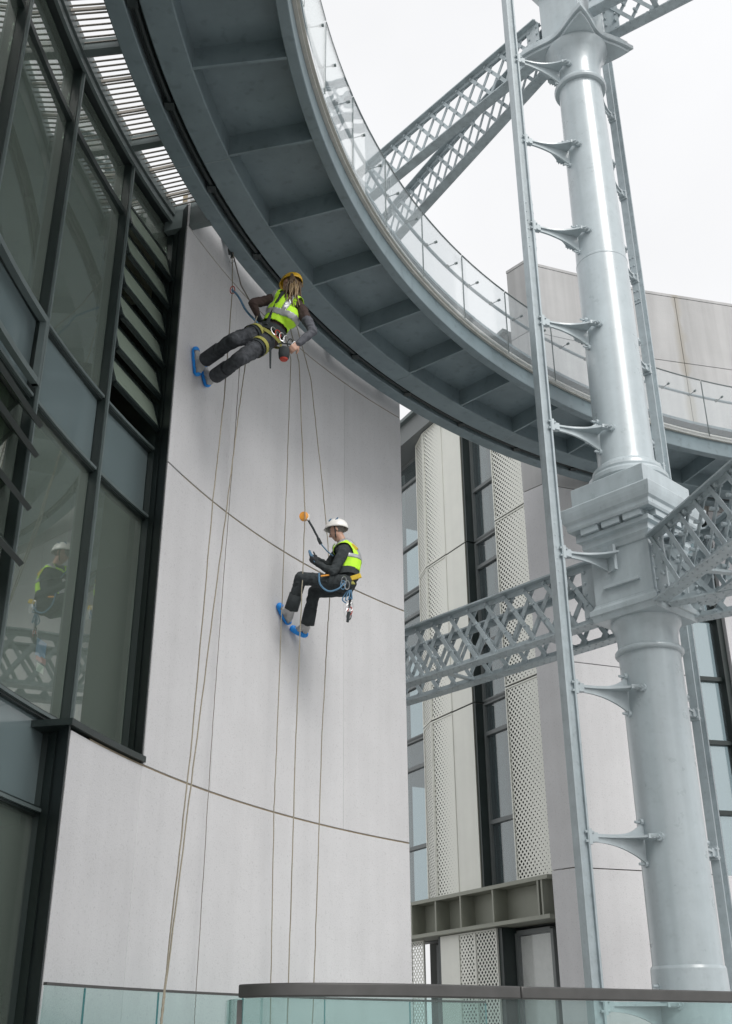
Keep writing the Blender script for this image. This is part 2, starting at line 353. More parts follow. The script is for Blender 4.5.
for a, b in zip(MULL[:-1], MULL[1:]):
    zs = [GZ + .05] + ZT + [8.21, ZHEAD]
    for i, (z0, z1) in enumerate(zip(zs[:-1], zs[1:])):
        mat = 'glass_window'
        if a < 166 and i < 2: continue
        if i in (1, 3): mat = 'glass_spandrel'
        if a < 166 and i in (4, ): continue            # louvre bay has no fixed glass
        if 178 < a < 179 and i == 2: continue          # louvre bay low at the far end
        aa = max(a, TH_LL - .95) if i < 2 else a
        pane(aa + .17, b - .17, z0 + .03, z1 - .03, mat)
# opening louvre blades: framed glass blades tipped outwards
def blade(a, b, z, out, drop, parent, r=RG - .02):
    m0, m1 = PC(r, a, z), PC(r, b, z); n0 = (PC(1, a, 0) - PC(2, a, 0)); n1 = (PC(1, b, 0) - PC(2, b, 0))
    e0, e1 = m0 + n0 * out + Vector((0, 0, -drop)), m1 + n1 * out + Vector((0, 0, -drop))
    nn = (m1 - m0).cross(e0 - m0).normalized() * .012
    bl = MB().hexa([m0 - nn, m1 - nn, m1 + nn, m0 + nn, e0 - nn, e1 - nn, e1 + nn, e0 + nn]).build('louvre_blade', 'louvre', parent)
    f = MB(); ed = (e1 - e0).normalized()
    f.bar(e0, e1, .05, .045, nn); f.bar(m0, m1, .05, .045, nn); f.bar(m0 - ed * .004, e0 - ed * .004, .05, .035, nn); f.bar(m1 + ed * .004, e1 + ed * .004, .05, .035, nn)
    f.build('blade_frame', 'frame_dark', bl)
for k, z in enumerate((8.42, 8.02, 7.61, 7.21, 6.81, 6.40)):
    blade(TH_L - .55, 166.2, z, .10 + .01 * (k % 2), .36, gf)
for z in (5.02 - .12, 4.62, 4.14, 3.66):
    blade(173.4, 178.4, z, .22, .26, gf)
# projecting side sash in the far bay
sash = MB()
for z in (5.10, 5.74): sash.arc(RG - .15, RG - .09, 173.1, 178.4, z - .03, z + .03)
for th in (173.15, 178.3): sash.box(PC(RG - .12, th, 5.42), (.028, 0, 0), (0, .028, 0), (0, 0, .35))
sash.build('sash_frame', 'frame_mid', gf)
# notices stuck inside the big pane
def sticker(px, py, w, h, mat, nm='notice'):
    p = CW(px, py, RG - .014); th = math.atan2(p.y - CY, p.x - CX); d = Vector((math.cos(th), math.sin(th), 0)); t = Vector((-d.y, d.x, 0))
    MB().box(p, t * w / 2, d * .002, (0, 0, h / 2)).build(nm, mat, gf)
sticker(41, 649, .17, .15, 'sticker_blue'); sticker(41, 659.5, .17, .05, 'sticker_red'); sticker(40, 668.5, .12, .07, 'sticker_white')
# rooms behind the glass
rm = empty('room_interior', PC(15, 178, GZ), 'dim rooms behind the curved glass facade', 'room')
MB().arc(15.4, 15.6, 155, 205, GZ, 9.1, 3).build('back_wall', 'interior_wall', rm)
for z0, z1 in ((2.2, 2.46), (5.10, 5.75), (8.92, 9.1)):
    MB().arc(RG + .18, 15.39, 155, 205, z0, z1, 3).build('floor_slab', 'interior_ceiling', rm)
for th in (167.6, 179.5, 190):
    MB().lathe(PC(13.3, th, 0), [(.16, GZ), (.16, 9)], 16).build('pillar', 'interior_wall', rm, smooth=40)
rad(12.55, 15.4, 156, GZ, 9.1, .1).build('partition', 'interior_dark', rm)

# ---------------------------------------------------------------- slatted canopy between facade and walkway
cg = empty('canopy_grille', PC(12.15, 172, 9.06), 'slatted metal canopy strip letting daylight through above the glass facade', 'canopy')
r0, r1 = 11.90, 12.40
MB().arc(r0 - .005, r0 + .05, 161.4, 200, 8.98, 9.12).build('side_beam', 'ring_steel', cg, smooth=30)
MB().arc(r1 - .05, r1 + .005, 161.4, 200, 8.95, 9.12).build('side_beam', 'frame_mid', cg, smooth=30)
dd = Vector((1, 0, 0)); slm = MB().box((0, 0, 0), (.205, 0, 0), (0, .010, 0), (0, 0, .004)).mesh('slat'); slm.materials.append(MATS['slat'])
bay = 6.15
rad(r0 - .01, r1 + .08, 161.75, 8.74, 9.12, .09).build('end_beam', 'frame_mid', cg)
for k in range(7):
    tb = 161.0 + k * bay
    if k: rad(r0 + .05, r1 - .05, tb, 8.96, 9.11, .09).build('cross_beam', 'frame_mid', cg)
    for j in range(3):
        if j: rad(r0 + .05, r1 - .05, tb + j * bay / 3, 9.03, 9.065, .02).build('sub_bar', 'slat', cg)
        for q in range(6):
            th = tb + j * bay / 3 + .22 + q * .32
            if th < 162.1: continue
            inst(slm, 'slat', cg, PC((r0 + r1) / 2, th, 9.05), (0, 0, R_(th)))

# ---------------------------------------------------------------- ring walkway
TA, TB = 62, 236
ZB, RI, RO = 8.75, 10.2, 11.91
rw = empty('ring_walkway', PC(11, 140, ZB), 'dark steel ring walkway with ribbed underside and glass balustrade curving overhead', 'walkway')
MB().arc(11.72, RO, TA, TB, ZB, 9.25).build('outer_beam', 'ring_steel', rw, smooth=30, bevel=.012)
MB().arc(11.27, 11.58, TA, TB, ZB, 9.25).build('inner_flange', 'ring_steel', rw, smooth=30, bevel=.012)
MB().arc(11.579, 11.721, TA, TB, ZB + .11, ZB + .16).build('service_slot', 'dark_steel', rw, smooth=30)
MB().tube([PC(11.64, t, ZB + .045) for t in np.arange(TA, TB, 1.)], .028, 8).build('conduit', 'dark_steel', rw, smooth=60)
for t in np.arange(TA + 3, TB, 6.2):
    MB().box(PC(11.65, t, ZB + .035), (.05, 0, 0), (0, .05, 0), (0, 0, .03)).build('cable_clip', 'dark_steel', rw)
MB().arc(RI + .115, 11.271, TA, TB, ZB + .27, ZB + .31).build('soffit', 'ring_steel', rw, smooth=30)
MB().arc(RI, RI + .12, TA, TB, ZB, 9.06).build('inner_beam', 'ring_steel', rw, smooth=30, bevel=.01)
MB().arc(RI - .02, RO, TA, TB, 9.252, 9.30).build('deck', 'ring_steel', rw, smooth=30)
MB().arc(RI - .07, RI + .04, TA, TB, 9.062, 9.085).build('edge_strip', 'deck_edge', rw, smooth=30)
MB().arc(RI - .04, RI - .001, TA, TB, 9.02, 9.061).build('edge_trim', 'deck_edge', rw, smooth=30)
ribm = MB().box((0, 0, 0), (.475, 0, 0), (0, .016, 0), (0, 0, .137)).mesh('rib'); ribm.materials.append(MATS['ring_steel'])
for k in range(-11, 18):
    th = 141.6 - 6.2 * k
    if TA < th < TB: inst(ribm, 'rib', rw, PC((RI + .12 + 11.27) / 2, th, ZB + .142), (0, 0, R_(th)))
for t in np.arange(TA + 5, TB, 12.4):
    rad(11.28, 11.57, t, ZB - .003, ZB + .05, .010).build('weld_seam', 'ring_edge', rw); rad(11.73, 11.90, t, ZB - .003, ZB + .05, .010).build('weld_seam', 'ring_edge', rw)
for th in (140, 146, 152, 158):
    rad(11.85, 12.17, th, 9.155, 9.25, .12).build('wall_bracket', 'ring_steel', rw)
RGL = 10.09
for k in range(-12, 10):
    a = 149.6 + 6.25 * k
    if not (TA < a < TB - 7): continue
    p0, p1 = a + .06, a + 6.19; m = MB()
    m.arc(RGL, RGL + .014, p0, p1, 8.98, 10.1, step=1.6).build('glass_panel', 'glass_rail', rw, smooth=30)
    MB().arc(RGL - .003, RGL + .017, p0, p1, 10.1, 10.112, step=1.6).build('panel_edge', 'frame_mid', rw)
    MB().box(PC(RGL + .007, a, 9.55), Vector((math.cos(R_(a)), math.sin(R_(a)), 0)) * .009, Vector((-math.sin(R_(a)), math.cos(R_(a)), 0)) * .0035, (0, 0, .53)).build('panel_joint', 'frame_mid', rw)
MB().tube([PC(10.27, t, 9.9) for t in np.arange(TA, TB, 1.)], .024, 10).build('handrail', 'ring_edge', rw, smooth=60)
for t in np.arange(TA + 1, TB, 3.125):
    m = MB(); m.tube([PC(RGL + .01, t, 9.86), PC(10.22, t, 9.86), PC(10.265, t, 9.88)], .007, 6); m.tube([PC(10.235, t, 9.87), PC(10.262, t, 9.88)], .028, 8); m.tube([PC(RGL - .012, t, 9.86), PC(RGL + .03, t, 9.86)], .018, 8); m.build('rail_bracket', 'frame_mid', rw, smooth=50)

# ---------------------------------------------------------------- apartment block at the back
ab = empty('apartment_block', (3, 17.5, GZ), 'pale concrete apartment block with perforated metal panels behind the column', 'building')
Q0 = Vector((2.80, 17.80, 0)); FT = Vector((-.478, .878, 0)).normalized(); FN = Vector((-FT.y, FT.x, 0))
def F(s, d, z): return Q0 + FT * s + FN * d + Vector((0, 0, z))
def fbox(s0, s1, d0, d1, z0, z1, m=None):
    m = m or MB(); return m.hexa([F(s0, d0, z0), F(s1, d0, z0), F(s1, d1, z0), F(s0, d1, z0), F(s0, d0, z1), F(s1, d0, z1), F(s1, d1, z1), F(s0, d1, z1)])
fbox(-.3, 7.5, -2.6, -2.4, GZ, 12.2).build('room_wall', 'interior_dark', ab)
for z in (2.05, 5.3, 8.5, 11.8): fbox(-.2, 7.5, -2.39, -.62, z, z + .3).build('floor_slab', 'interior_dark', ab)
def sheet(s0, s1, d0, d1, z0, z1, h0, h1, fold=.05):
    """perforated sheet, hole size running from h0 to h1; returns the object"""
    cols = 6; me = bpy.data.meshes.new('perforated_panel'); vs = []; fs = []; uv = []; fd = []
    for i in range(cols + 1):
        t = i / cols; s = s0 + (s1 - s0) * t; d = d0 + (d1 - d0) * t
        for z in (z0, z1): vs.append(F(s, d, z) - wloc(ab)); uv.append((s, z)); fd.append((h0 + (h1 - h0) * t, 0))
    for i in range(cols): fs.append((2 * i, 2 * i + 2, 2 * i + 3, 2 * i + 1))
    me.from_pydata([tuple(v) for v in vs], [], fs); u1 = me.uv_layers.new(name='UVMap'); u2 = me.uv_layers.new(name='fade')
    for l in me.loops: u1.data[l.index].uv = uv[l.vertex_index]; u2.data[l.index].uv = fd[l.vertex_index]
    me.materials.append(MATS['perforated']); o = bpy.data.objects.new('perforated_panel', me); COL.objects.link(o); o.parent = ab
    sm = o.modifiers.new('solid', 'SOLIDIFY'); sm.thickness = .006; sm.offset = 0
    e = MB()
    for (sa, da) in ((s0, d0), (s1, d1)): e.box(F(sa, da, (z0 + z1) / 2), FT * .012, FN * .018, (0, 0, (z1 - z0) / 2))
    for z in (z0 + .012, z1 - .012): e.bar(F(s0, d0, z), F(s1, d1, z), .036, .024)
    e.build('panel_rim', 'champagne', o if False else ab)
    return o
def plain(s0, s1, d0, d1, z0, z1, mat='champagne'):
    a, b = F(s0, d0, z0), F(s1, d1, z0); n_ = FN * .006; zz = Vector((0, 0, z1 - z0))
    return MB().hexa([a - n_, b - n_, b + n_, a + n_, a - n_ + zz, b - n_ + zz, b + n_ + zz, a + n_ + zz]).build('metal_panel', mat, ab)
prow = [(2.36, 5.54), (5.57, 8.72), (8.75, 11.88)]
for z0, z1 in prow:
    sheet(-.12, .79, -.02, .02, z0, z1, .10, .33)
    sheet(2.55, 3.25, .0, .0, z0, z1, .05, .30); plain(1.87, 2.535, .0, .0, z0, z1)
    sheet(3.29, 3.82, .0, -.16, z0, z1, .28, .34)
    plain(1.86, 1.862, .0, -.5, z0, z1, 'champagne_shaded')
    fbox(1.80, 1.855, -.40, -.01, z0, z1).build('window_jamb', 'frame_dark', ab)
    fbox(.82, .87, -.6, -.03, z0, z1).build('window_jamb', 'frame_dark', ab)
    fbox(3.84, 3.92, -.6, -.2, z0, z1).build('window_jamb', 'frame_dark', ab)
def window(s0, s1, d, zs, curtain=True, gm='glass_far'):
    w = MB()
    for s in (s0, s1): w.box(F(s, d, (zs[0] + zs[-1]) / 2), FT * .035, FN * .05, (0, 0, (zs[-1] - zs[0]) / 2))
    for z in zs: w.bar(F(s0 + .035, d, z), F(s1 - .035, d, z), .10, .07)
    wn = w.build('window', 'window_grey', ab)
    for a, b in zip(zs[:-1], zs[1:]):
        MB().box(F((s0 + s1) / 2, d, (a + b) / 2), FT * ((s1 - s0) / 2 - .035), FN * .006, (0, 0, (b - a) / 2 - .035)).build('pane', gm, wn)
    if curtain:
        m = MB(); zb, zt = zs[0] + .08, zs[-1] - .05; n_ = 10; pts = [F(s1 - .06 - .30 * i / n_, d - .12 + .03 * (-1) ** i, 0) for i in range(n_ + 1)]
        m.add([p + Vector((0, 0, zb)) for p in pts] + [p + Vector((0, 0, zt)) for p in pts], [(i, i + 1, n_ + 2 + i, n_ + 1 + i) for i in range(n_)])
        m.build('curtain', 'curtain', wn, smooth=80)
for z0, z1 in prow:
    window(.86, 1.78, -.22, [z0, z0 + 1.08, z0 + 2.62, z1])
    window(3.93, 5.4, -.45, [z0, z0 + 1.08, z0 + 2.62, z1])
fbox(-.1, 7.5, -.5, .12, 11.9, 12.42).build('coping', 'window_grey', ab)
fbox(-.1, 7.5, .12, .22, 12.36, 12.44).build('coping_trim', 'frame_mid', ab)
# box spandrel with cells
for z in (1.74, 2.31): fbox(-.15, 4.6, -.35, .16, z - .03, z + .03).build('spandrel_rail', 'champagne_shaded', ab)
for s in (.02, .12, 1.35, 2.32, 3.12, 3.95): fbox(s - .02, s + .02, -.3, .15, 1.771, 2.279).build('spandrel_fin', 'champagne_shaded', ab)
for a, b in ((.14, 1.33), (1.37, 2.30), (2.34, 3.10), (3.14, 3.93)): fbox(a, b, -.16, -.13, 1.772, 2.278).build('spandrel_panel', 'champagne_shaded', ab)
fbox(-.15, 7.5, -.62, -.36, 1.7, 2.35).build('slab_edge', 'frame_dark', ab)
# lower storey
sheet(2.14, 2.62, .0, .0, GZ, 1.70, .32, .22); plain(2.64, 3.22, 0, 0, GZ, 1.70)
sheet(1.50, 2.12, .0, .0, GZ, 1.70, .34, .34)
sheet(3.95, 4.4, -.1, -.1, GZ, 1.70, .34, .34)
fbox(1.38, 1.48, -.6, -.02, GZ, 1.70).build('window_jamb', 'frame_dark', ab)
fbox(3.23, 3.33, -.6, -.02, GZ, 1.70).build('window_jamb', 'frame_dark', ab)
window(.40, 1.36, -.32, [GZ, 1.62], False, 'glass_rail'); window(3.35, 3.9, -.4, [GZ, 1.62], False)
fbox(.44, 1.32, -.365, -.345, GZ, 1.57).build('sky_reflection_sheet', 'curtain', ab)  # added pale sheet behind the pane to imitate sky reflected in the glass
# concrete corner pier and long wall to the right
RF = [Vector(p) for p in ((2.76, 17.30, 0), (3.06, 16.97, 0), (4.16, 17.38, 0), (5.57, 17.92, 0), (7.5, 18.40, 0), (10, 18.5, 0), (13.5, 17.9, 0))]
def seg_wall(a, b, z0, z1, name, mat, t0=0., t1=.18, g0=.006, g1=.006):
    d = (b - a).normalized(); nn = Vector((-d.y, d.x, 0)); a2, b2 = a + d * g0, b - d * g1
    return MB().hexa([Vector((p.x, p.y, 0)) + Vector((0, 0, z)) for z in (z0, z1) for p in (a2 + nn * t0, b2 + nn * t0, b2 + nn * t1, a2 + nn * t1)]).build(name, mat, ab)
zr = [GZ, 2.35, 5.55, 8.73, 11.93, 13.5]
WS0, WS1 = .30, .66       # window bay along the third stretch
for i, (a, b) in enumerate(zip(RF[:-1], RF[1:])):
    stretches = [(a, b, None)]
    if i == 3:
        d = b - a; stretches = [(a, a + d * .34, 'w'), (a + d * .34, b, None)]
    for (p, q, w) in stretches:
        if (q - p).length < .1: continue
        for z0, z1 in zip(zr[:-1], zr[1:]):
            mat = 'concrete' if z1 < 9 else 'concrete_grey'
            if w and z0 > 1 and z1 < 9: continue
            seg_wall(p, q, z0 + .008, z1 - .008, 'wall_panel', mat)
        if w:
            d = (q - p).normalized(); nn = Vector((-d.y, d.x, 0)); L = (q - p).length; wn = MB()
            zz = [2.30, 3.35, 4.5, 5.6, 6.7, 8.7]
            for s in (.04, L - .04): wn.box(p + d * s + nn * .22 + Vector((0, 0, 5.5)), d * .06, nn * .12, (0, 0, 3.2))
            for z in zz: wn.box(p + d * L / 2 + nn * .25 + Vector((0, 0, z)), d * (L / 2 - .1), nn * .06, (0, 0, .035))
            wno = wn.build('window', 'frame_dark', ab)
            for z0, z1 in zip(zz[:-1], zz[1:]):
                MB().box(p + d * L / 2 + nn * .27 + Vector((0, 0, (z0 + z1) / 2)), d * (L / 2 - .1), nn * .006, (0, 0, (z1 - z0) / 2 - .035)).build('pane', 'glass_far', wno)
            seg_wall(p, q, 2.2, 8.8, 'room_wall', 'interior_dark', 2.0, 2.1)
    if i != 3: seg_wall(a, b, GZ, 13.45, 'backing', 'sealant', .06, .30, .0, .0)
    else:
        d = b - a; seg_wall(a, a + d * .345, 8.75, 13.45, 'backing', 'sealant', .06, .30, 0, 0); seg_wall(a + d * .345, b, GZ, 13.45, 'backing', 'sealant', .06, .30, 0, 0)
    seg_wall(a, b, 13.5, 13.56, 'parapet_cap', 'concrete_grey', -.008, .36, 0, 0)
MB().hexa([Vector((p[0], p[1], z)) for z in (GZ, 13.45) for p in ((2.80, 17.32), (2.9, 17.2), (3.6, 18.0), (3.4, 18.3))]).build('side_wall', 'concrete', ab)
# rain stains below the parapet
sd = (RF[3] - RF[2]).normalized()

# ---------------------------------------------------------------- gasholder column
CCX, CCY = 3.485, 13.0
gc = empty('iron_column', (CCX, CCY, GZ), 'tall pale grey cast iron column with moulded entablature and bracketed guide rails', 'column')
cc = Vector((CCX, CCY, 0))
MB().lathe(cc, [(.47, GZ), (.47, -.6), (.43, -.5), (.405, .72), (.395, .75), (.380, .751), (.375, 4.30)], 56).build('lower_shaft', 'grey_paint', gc, smooth=10)
MB().lathe(cc, [(.373, 4.28), (.405, 4.285), (.418, 4.305), (.418, 4.33), (.405, 4.35), (.373, 4.355)], 56).build('collar', 'grey_paint', gc, smooth=50)
MB().lathe(cc, [(.373, 4.345), (.373, 4.50), (.385, 4.58), (.41, 4.645), (.43, 4.67), (.43, 4.722)], 56).build('lower_capital', 'grey_paint', gc, smooth=40)
A0 = R_(179)
def sq(prof, name, mat='grey_paint', rot=A0, bevel=.006):
    # prof: (half diagonal, z)
    return MB().lathe(cc, prof, 4, rot).build(name, mat, gc, bevel=bevel)
sq([(.64, 4.722), (.655, 4.76), (.665, 4.80), (.69, 4.805), (.69, 4.875), (.665, 4.88), (.62, 4.92), (.61, 4.95)], 'abacus')
sq([(.60, 4.95), (.60, 5.78)], 'pedestal_block')
sq([(.60, 5.62), (.63, 5.63), (.66, 5.68), (.70, 5.72), (.70, 5.80), (.77, 5.82), (.77, 5.88)], 'lower_moulding')
sq([(.70, 5.88), (.70, 5.98)], 'dentil_recess', 'grey_paint_aged')
sq([(.86, 5.965), (.88, 6.0), (.88, 6.06), (.92, 6.09), (.945, 6.15), (.96, 6.20), (.97, 6.26), (.95, 6.28), (.80, 6.30)], 'cornice')
sq([(.78, 6.30), (.78, 6.58), (.74, 6.60), (.60, 6.62)], 'plinth')
def face_frame(k):
    a = A0 + math.pi / 4 + k * math.pi / 2; n_ = Vector((math.cos(a), math.sin(a), 0)); t_ = Vector((-n_.y, n_.x, 0)); return n_, t_
for k in range(4):
    n_, t_ = face_frame(k)
    for s in (-.30, .02, .34):
        MB().box(cc + n_ * .54 + t_ * s + Vector((0, 0, 5.925)), t_ * .13, n_ * .05, (0, 0, .04)).build('dentil', 'grey_paint', gc)
    MB().box(cc + n_ * .44 + t_ * 0 + Vector((0, 0, 5.14)), t_ * .26, n_ * .03, (0, 0, .02)).build('ledge', 'grey_paint', gc, bevel=.008)
MB().lathe(cc, [(.50, 6.60), (.53, 6.64), (.53, 6.69), (.50, 6.73), (.46, 6.74), (.47, 6.78), (.46, 6.83), (.425, 6.86), (.385, 6.90), (.375, 7.0), (.366, 10.25), (.371, 10.26), (.371, 10.29), (.362, 10.30), (.338, 13.75)], 56).build('upper_shaft', 'grey_paint', gc, smooth=10)
MB().lathe(cc, [(.348, 13.72), (.395, 13.73), (.41, 13.76), (.41, 13.79), (.395, 13.82), (.348, 13.83)], 56).build('collar', 'grey_paint', gc, smooth=50)
MB().lathe(cc, [(.345, 13.82), (.35, 14.05), (.37, 14.25), (.42, 14.42), (.50, 14.52), (.50, 14.56)], 56).build('upper_capital', 'grey_paint', gc, smooth=40)
def concave(hd, inner, z0, z1, name, mat='grey_paint'):
    """square plate with hollow sides; hd half diagonal, inner the radius at mid side"""
    poly = []
    for k in range(4):
        c0 = R_(175) + k * math.pi / 2
        for j in range(12):
            u = j / 12; a = c0 + u * math.pi / 2; x = abs(u - .5) * 2
            poly.append(cc + Vector((math.cos(a), math.sin(a), 0)) * (inner + (hd - inner) * x ** 2.2) + Vector((0, 0, z0)))
    return MB().prism(poly, (0, 0, z1 - z0)).build(name, mat, gc, bevel=.008)
concave(.86, .47, 14.56, 14.62, 'top_abacus'); concave(.94, .52, 14.62, 14.70, 'top_abacus'); concave(.86, .46, 14.70, 14.80, 'top_abacus')
sq([(.52, 14.80), (.52, 15.9), (.7, 16.0), (.7, 16.1)], 'top_block')
# guide rails and their brackets
BZ = [14.05, 12.36, 10.69, 9.02, 7.35, 5.52, 3.79, 2.07, .35]
def rail(ang, name='guide_rail'):
    a = R_(ang); d = Vector((math.cos(a), math.sin(a), 0)); t = Vector((-d.y, d.x, 0)); p = cc + d * 1.21
    m = MB(); zc, hz = 7.6, 8.6
    m.box(p + d * .035 + Vector((0, 0, zc)), t * .075, d * .014, (0, 0, hz)); m.box(p - d * .03 + Vector((0, 0, zc)), t * .016, d * .05, (0, 0, hz)); m.box(p - d * .09 + Vector((0, 0, zc)), t * .055, d * .012, (0, 0, hz))
    ro = m.build(name, 'grey_paint_aged', gc)
    for z in (10.69, 5.50):
        b = MB().box(p - d * .106 + Vector((0, 0, z)), t * .05, d * .006, (0, 0, .46))
        for q in range(6):
            for sgn in (-1, 1): b.sphere(p - d * .112 + t * sgn * .028 + Vector((0, 0, z - .4 + q * .16)), .018, 8, 4)
            b.tube([p + t * .055 + Vector((0, 0, z - .4 + q * .16)), p + t * .0 + d * .0 + Vector((0, 0, z - .4 + q * .16))], .016, 6)
        b.build('splice_plate', 'grey_paint_aged', ro)
    for z in BZ:
        blk = abs(z - 5.52) < .01
        rc = .43 if blk else (.350 if z > 10 else .375 if z < 6 else .370)
        xe = rc + .0; x0 = 1.12; n_ = 12; m = MB()
        L = x0 - xe
        # vertical web: straight top, hollow underside dropping to the column
        top, bot = [], []
        for i in range(n_ + 1):
            u = i / n_; x = x0 - L * u
            top.append((x, .04 + (.06 if blk else .17) * u ** 5)); bot.append((x, -.05 - (.13 if blk else .21) * u ** 2.6))
        poly = [p_ for p_ in top] + [p_ for p_ in reversed(bot)]
        def P3(x, y, h): return cc + d * x + t * y + Vector((0, 0, z + h))
        m.prism([P3(x, -.014, h) for x, h in poly], t * .028)
        # horizontal web flaring into two claws round the shaft
        ya = []
        for i in range(n_ + 1):
            u = i / n_; x = x0 - L * u * .97; ya.append((x, .035 + .24 * u ** 3.2))
        pl = [P3(x, y, .0) for x, y in ya] + [P3(x, -y, .0) for x, y in reversed(ya)]
        m.prism(pl, (0, 0, .026))
        # feet
        if blk: m.box(P3(rc + .02, 0, -.02), t * .17, d * .02, (0, 0, .17))
        else:
            for sgn in (-1, 1):
                aa = sgn * .62; q = cc + d * (rc * math.cos(aa)) + t * (rc * math.sin(aa)) + Vector((0, 0, z + .01)); nn = d * math.cos(aa) + t * math.sin(aa)
                m.tube([q - nn * .05, q + nn * .05], .05, 10); m.tube([q + nn * .04, q + nn * .085], .022, 6); m.bar(q, P3(ya[-2][0], sgn * ya[-2][1] * .9, .013), .07, .05)
            for h in (.20, -.26):
                q = P3(rc, 0, h); m.tube([q - d * .03, q + d * .035], .04, 10); m.tube([q + d * .03, q + d * .10], .016, 6)
        # clamp at the rail
        m.box(P3(1.10, 0, 0), d * .02, t * .06, (0, 0, .085)); m.box(P3(1.04, 0, 0), d * .05, t * .035, (0, 0, .05))
        for sy in (-.042, .042):
            for sz in (-.05, .05): m.tube([P3(1.05, sy, sz), P3(1.16, sy, sz)], .016, 6)
        m.build('rail_bracket', 'grey_paint', gc, smooth=35)
    return ro
rail(200); rail(50)

# ---------------------------------------------------------------- lattice girders
def girder(ang, z0, z1, L, start, gap, label, off=0., faces=(-1, 1)):
    a = R_(ang); d = Vector((math.cos(a), math.sin(a), 0)); n_ = Vector((-d.y, d.x, 0)); o0 = cc + n_ * off
    root = empty('lattice_girder', o0 + d * start + Vector((0, 0, z0)), label, 'girder', 'riveted lattice girders meeting at the iron column')
    H = z1 - z0; ch = .075; p = .35; run = 1.5 * p; zb, zt = z0 + .03, z1 - .03
    for s in faces:
        fo = o0 + n_ * s * gap / 2
        for zc, sg in ((z0, 1), (z1, -1)):
            m = MB(); m.box(fo + d * (start + L / 2) + Vector((0, 0, zc + sg * .012)), d * L / 2, n_ * .10, (0, 0, .012)); m.box(fo + n_ * s * .0 + d * (start + L / 2) + Vector((0, 0, zc + sg * .06)), d * L / 2, n_ * .012, (0, 0, .036))
            m.build('chord', 'grey_paint_aged', root)
        ln = math.hypot(run, H - .06); bm_ = MB().box((0, 0, 0), (ln / 2, 0, 0), (0, .007, 0), (0, 0, .031)).mesh('lattice_bar'); bm_.materials.append(MATS['grey_paint_aged'])
        ri = MB(); k = 0; x = start - .0
        tilt = math.atan2(H - .06, run)
        while x + run < start + L:
            for sg in (-1, 1):
                c0 = fo + d * (x + run / 2) + n_ * sg * .021 + Vector((0, 0, (zb + zt) / 2))
                inst(bm_, 'lattice_bar', root, c0, (0, -tilt * sg, a))
            for u in (0.05, 1 / 3, 2 / 3, .95):
                q = fo + d * (x + run * u) + Vector((0, 0, zb + (zt - zb) * u))
                ri.tube([q - n_ * .05, q + n_ * .05], .024, 8)
            x += p
        xx = start
        while xx < start + L:
            for zc, sg in ((z0, -1), (z1, 1)):
                for yy in (-.06, .06): ri.sphere(fo + n_ * yy + d * xx + Vector((0, 0, zc)), .014, 6, 4)
            xx += .11
        ri.build('rivets', 'grey_paint_aged', root, kind='stuff')
        # end gusset
        e0 = start - .02
        m = MB().box(fo + d * (e0 + .13) + Vector((0, 0, (z0 + z1) / 2)), d * .13, n_ * .010, (0, 0, H / 2 - .03))
        for q in range(5):
            for r in (.04, .21): m.sphere(fo - n_ * .0 + d * (e0 + r) + n_ * s * .02 + Vector((0, 0, z0 + .12 + q * (H - .24) / 4)), .022, 8, 5); m.sphere(fo + d * (e0 + r) - n_ * s * .02 + Vector((0, 0, z0 + .12 + q * (H - .24) / 4)), .022, 8, 5)
        m.build('end_gusset', 'grey_paint', root)
    for x in (np.arange(start + .9, start + L, 1.9) if len(faces) > 1 else ()):
        MB().bar(o0 + d * x - n_ * gap / 2 + Vector((0, 0, z0 + .04)), o0 + d * x + n_ * gap / 2 + Vector((0, 0, z0 + .04)), .08, .03).build('cross_tie', 'grey_paint_aged', root)
    return root
girder(132, 4.76, 5.62, 7.0, .42, .66, 'lower lattice girder running from the column block to behind the concrete wall')
girder(-76, 4.775, 5.637, 9.0, .62, .60, 'lattice girder running from the column block towards the near balustrade', off=.19)
girder(-31, 4.768, 5.629, 7.0, .42, .70, 'lower lattice girder leaving the column block away from the concrete wall')
girder(130.4, 14.62, 15.5, 9.5, .45, .62, 'upper lattice girder over the ring walkway, on the concrete wall side of the pair', off=.037, faces=(1,))
girder(120, 14.60, 15.48, 9.5, .45, .62, 'upper lattice girder over the ring walkway, on the apartment block side of the pair', off=.49, faces=(-1,))
girder(-35, 14.95, 15.83, 6.0, .45, .62, 'upper lattice girder leaving the column head away from the ring walkway')

# ---------------------------------------------------------------- near and far glass balustrades
def spline(pts, n=8):
    P = [Vector(p) for p in pts]; out = []
    for i in range(len(P) - 1):
        a, b, c_, e = P[max(i - 1, 0)], P[i], P[i + 1], P[min(i + 2, len(P) - 1)]
        for k in range(n):
            t = k / n; out.append(.5 * ((2 * b) + (-a + c_) * t + (2 * a - 5 * b + 4 * c_ - e) * t * t + (-a + 3 * b - 3 * c_ + e) * t ** 3))
    return out + [P[-1]]
def ribbon(path, z0, z1, half, m=None):
    m = m or MB(); vs = []
    for i, p in enumerate(path):
        d = (path[min(i + 1, len(path) - 1)] - path[max(i - 1, 0)]).normalized(); n_ = Vector((-d.y, d.x, 0)) * half
        vs += [Vector((p.x, p.y, z0)) - n_, Vector((p.x, p.y, z0)) + n_, Vector((p.x, p.y, z1)) + n_, Vector((p.x, p.y, z1)) - n_]
    n = len(path) - 1; fs = [(4 * i + k, 4 * i + (k + 1) % 4, 4 * i + 4 + (k + 1) % 4, 4 * i + 4 + k) for i in range(n) for k in range(4)] + [(3, 2, 1, 0), (4 * n, 4 * n + 1, 4 * n + 2, 4 * n + 3)]
    return m.add(vs, fs)
